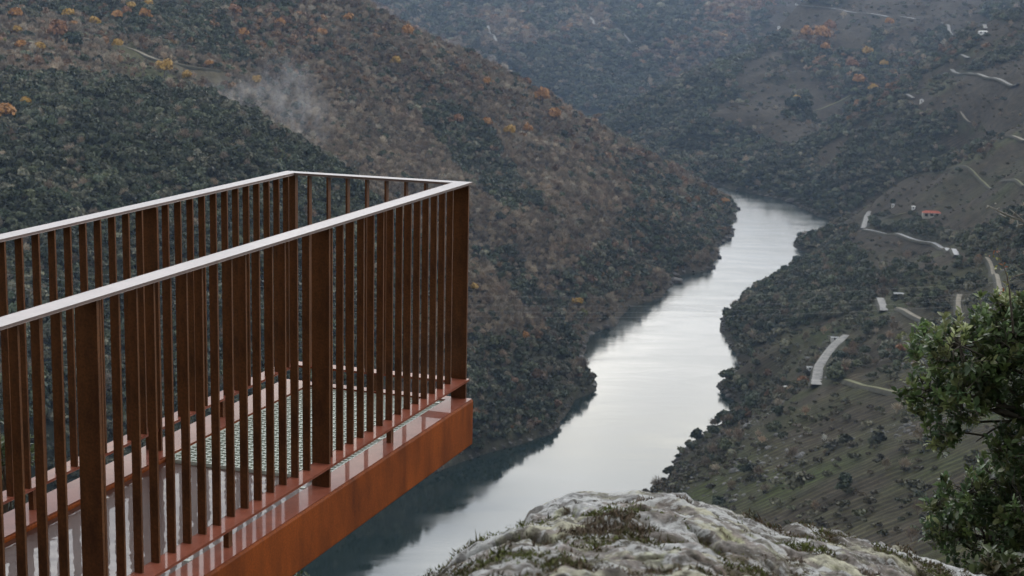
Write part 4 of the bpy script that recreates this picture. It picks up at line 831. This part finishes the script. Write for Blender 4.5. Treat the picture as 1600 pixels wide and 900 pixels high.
# shrubs below the balcony
def small_shrub(px, py, D, r, label, seed, cols):
    R2_ = np.random.default_rng(seed); c0 = at(px, py, D); e = empty('shrub', tuple(c0-np.array([0, 0, r*1.6]))); tag(e, label, 'shrub', 'shrubs around the balcony'); tp = []; st = MB()
    for k in range(90):
        d = R2_.normal(size=3); d /= np.linalg.norm(d); d[2] = abs(d[2])*.9; p = c0+d*r*R2_.uniform(.5, 1.); tp.append((p, d+np.array([0, 0, .4])))
        if k % 4 == 0: st.tube([c0-np.array([0, 0, r*1.6]), c0-np.array([0, 0, r*.3])+d*r*.2, p], [.006, .004, .0015], 4)
    lm, TW = leaves_mesh('foliage', tp, 9, .03, R2_, cols, mt_oak); reparent(link(bpy.data.objects.new('foliage', lm)), e); reparent(st.build('stem', mt_twig), e)
small_shrub(470, 925, 8.5, .12, 'small green shrub tip peeping out under the balcony beam', 5, [(.10, .13, .07), (.07, .10, .04)])
small_shrub(6, 725, 7.5, .22, 'pale green shrub behind the balcony at the left edge', 6, [(.10, .13, .06), (.07, .10, .04)])
small_shrub(1562, 905, 4.6, .10, 'thin dry shrub at the foot of the oak', 9, [(.07, .09, .04), (.10, .09, .05)])

# ------------------------------------------------------------------ balcony of weathering steel
YAW = .3274; C0 = (-.2064, 8.0656, EYE-.9716); W_ = 1.0143
def corten(name, c1, c2, rough, coat, spots=.5, scale=6.):
    mt, nt, b = newmat(name); tcn = nd(nt, 'ShaderNodeTexCoord'); n = nd(nt, 'ShaderNodeTexNoise', Scale=scale, Detail=8., Roughness=.7); mpn = nd(nt, 'ShaderNodeMapping'); mpn.inputs['Scale'].default_value = (1, 1, .35)
    nt.links.new(tcn.outputs['Object'], mpn.inputs['Vector']); nt.links.new(mpn.outputs[0], n.inputs['Vector'])
    r = ramp(nt, n.outputs['Fac'], [(.28, c1), (.5, tuple((a+b_)/2 for a, b_ in zip(c1, c2))), (.72, c2)])
    n2 = nd(nt, 'ShaderNodeTexNoise', Scale=120., Detail=4.); nt.links.new(tcn.outputs['Object'], n2.inputs['Vector'])
    r2 = ramp(nt, n2.outputs['Fac'], [(.3, (1-spots*.5,)*3), (.7, (1+spots*.5,)*3)]); m = nd(nt, 'ShaderNodeMixRGB', blend_type='MULTIPLY', Fac=1.); nt.links.new(r.outputs['Color'], m.inputs['Color1']); nt.links.new(r2.outputs['Color'], m.inputs['Color2'])
    nt.links.new(m.outputs[0], b.inputs['Base Color']); b.inputs['Roughness'].default_value = rough; b.inputs['Coat Weight'].default_value = coat; b.inputs['Coat Roughness'].default_value = .06; b.inputs['Coat IOR'].default_value = 1.4
    b.inputs['Specular IOR Level'].default_value = .3
    bp = nd(nt, 'ShaderNodeBump', Strength=.25, Distance=.001); nt.links.new(n2.outputs['Fac'], bp.inputs['Height']); nt.links.new(bp.outputs[0], b.inputs['Normal'])
    return mt
mt_bar = corten('weathering_steel_bar', (.050, .020, .010), (.20, .080, .028), .5, .0, .5, 9.)
mt_beam = corten('weathering_steel_beam', (.075, .020, .008), (.33, .080, .014), .6, .0, .45, 5.)
mt_beam.node_tree.nodes['Mapping'].inputs['Scale'].default_value = (1, .9, .3)
mt_beam.node_tree.nodes['Principled BSDF'].inputs['Specular IOR Level'].default_value = .12
mt_wet = corten('wet_weathering_steel', (.17, .046, .026), (.27, .088, .055), .6, .36, .2, 9.)
mt_wet.node_tree.nodes['Principled BSDF'].inputs['Specular IOR Level'].default_value = .08; mt_wet.node_tree.nodes['Principled BSDF'].inputs['Coat Roughness'].default_value = .03
mt_cap = corten('wet_handrail_steel', (.15, .105, .095), (.24, .18, .165), .5, .55, .15, 9.); mt_cap.node_tree.nodes['Principled BSDF'].inputs['Coat Roughness'].default_value = .12
mt_plate = corten('flooded_steel_floor', (.04, .014, .009), (.07, .026, .016), .4, .42, .1, 5.)
nt = mt_plate.node_tree; b = nt.nodes['Principled BSDF']; b.inputs['Coat Roughness'].default_value = .01; b.inputs['Coat IOR'].default_value = 1.5
wn = nd(nt, 'ShaderNodeTexNoise', Scale=9., Detail=2.); tcn = nd(nt, 'ShaderNodeTexCoord'); nt.links.new(tcn.outputs['Object'], wn.inputs['Vector']); wb = nd(nt, 'ShaderNodeBump', Strength=.35, Distance=.004); nt.links.new(wn.outputs['Fac'], wb.inputs['Height']); nt.links.new(wb.outputs[0], b.inputs['Coat Normal'])
mt_galv, nt, b = newmat('galvanised_grating'); b.inputs['Base Color'].default_value = (.62, .68, .63, 1); b.inputs['Metallic'].default_value = .0; b.inputs['Roughness'].default_value = .4
bal = empty('viewing_balcony', C0, -YAW); tag(bal, 'rust brown weathering steel balcony cantilevered over the gorge with barred railings', 'balcony')
WR, TH, YB = .079, .010, -5.4
def uframe(name, w_, z1, z0, mat, off=0.):
    m = MB(); o_ = [(-off, YB), (-off, -off), (-W_+off, -off), (-W_+off, YB), (-W_+off+w_, YB), (-W_+off+w_, -off-w_), (-off-w_, -off-w_), (-off-w_, YB)]
    vs = [(x, y, z0) for x, y in o_]+[(x, y, z1) for x, y in o_]; f = [(0, 1, 6, 7), (1, 2, 5, 6), (2, 3, 4, 5)]
    fs = [tuple(8+i for i in q) for q in f]+[tuple(reversed(q)) for q in f]+[(i, i+8, (i+1) % 8+8, (i+1) % 8) for i in range(8)]
    m.add(vs, fs); return m.build(name, mat, bal, bevel=.0015)
uframe('handrail', WR, 0, -TH, mt_cap); uframe('bottom_rail', .080, -1.0, -1.0-TH, mt_wet, .0)
def bar_mesh(name, wx, wy, z0, z1, mat):
    m = MB(); m.box(-wx/2, wx/2, -wy/2, wy/2, z0, z1); return m.mesh(name, mat)
bm1 = bar_mesh('baluster', .031, .010, -1.0, -.0105, mt_bar); bm2 = bar_mesh('baluster', .010, .031, -1.0, -.0105, mt_bar)
def place(me, name, x, y, z=0):
    o = bpy.data.objects.new(name, me); link(o, bal); o.location = (x, y, z); return o
posts_n = [-.014, -1.62, -3.29, -4.9]; posts_f = [-1.42, -3.02, -4.62]
pm = bar_mesh('post', .078, .014, -1.105, -.0105, mt_bar); pc = bar_mesh('post', .034, .030, -1.105, -.0105, mt_bar)
for y in posts_n: place(pm, 'post', -.051, y)
for y in posts_f: place(pm, 'post', -W_+.051, y)
place(pc, 'post', -W_+.052, -.035)
y = -.142
while y > -5.1:
    if min(abs(y-p) for p in posts_n) > .062: place(bm1, 'baluster', -.062, y)
    y -= .1062
y = -.14
while y > -5.1:
    if min(abs(y-p) for p in posts_f) > .062: place(bm1, 'baluster', -W_+.062, y)
    y -= .1062
for k in range(7): place(bm2, 'baluster', -(.222+.1062*k), -.060)
sm_ = bar_mesh('stub', .022, .03, -1.102, -1.0105, mt_bar)
for y in (-.9, -2.42, -4.0): place(sm_, 'stub', -.05, y); place(sm_, 'stub', -W_+.05, y+.1)
place(sm_, 'stub', -.5, -.04)
def beam(name, x0, x1, y0, y1, mat=mt_beam):
    m = MB(); m.box(x0, x1, y0, y1, -1.34, -1.104); return m.build(name, mat, bal, bevel=.009)
beam('edge_beam', -.10, .025, YB, .0); beam('edge_beam', -W_-.025, -W_+.15, YB, .0); beam('end_beam', -W_+.152, -.102, -.075, .0)
def sheet(name, x0, x1, y0, y1, z0, z1, mat):
    m = MB(); m.box(x0, x1, y0, y1, z0, z1); return m.build(name, mat, bal)
sheet('flange', -.098, .018, YB, -.006, -1.1035, -1.100, mt_wet); sheet('flange', -W_-.018, -W_+.148, YB, -.006, -1.1035, -1.100, mt_wet); sheet('flange', -W_+.1485, -.0985, -.073, -.006, -1.1035, -1.100, mt_wet)
sheet('floor_plate', -W_+.152, -.102, YB, -1.50, -1.14, -1.122, mt_plate)
g = MB(); gx0, gx1, gy0, gy1 = -W_+.156, -.106, -1.49, -.08
x = gx0
while x < gx1: g.box(x, x+.005, gy0, gy1, -1.142, -1.112); x += .0335
y = gy0
while y < gy1: g.box(gx0, gx1, y, y+.007, -1.117, -1.1105); y += .036
g.box(gx0-.003, gx0, gy0, gy1, -1.142, -1.108); g.box(gx1, gx1+.003, gy0, gy1, -1.142, -1.108); g.box(gx0, gx1, gy0-.004, gy0-.001, -1.142, -1.108); g.box(gx0, gx1, gy1, gy1+.003, -1.142, -1.108)
g.build('floor_grating', mt_galv, bal)
# clips and bolts along the flange
for y in (-.14, -.86, -1.66, -2.6): 
    m = MB(); m.box(-.128, -.104, y-.012, y+.012, -1.1075, -1.1005); m.build('grating_clip', mt_galv, bal, bevel=.002)
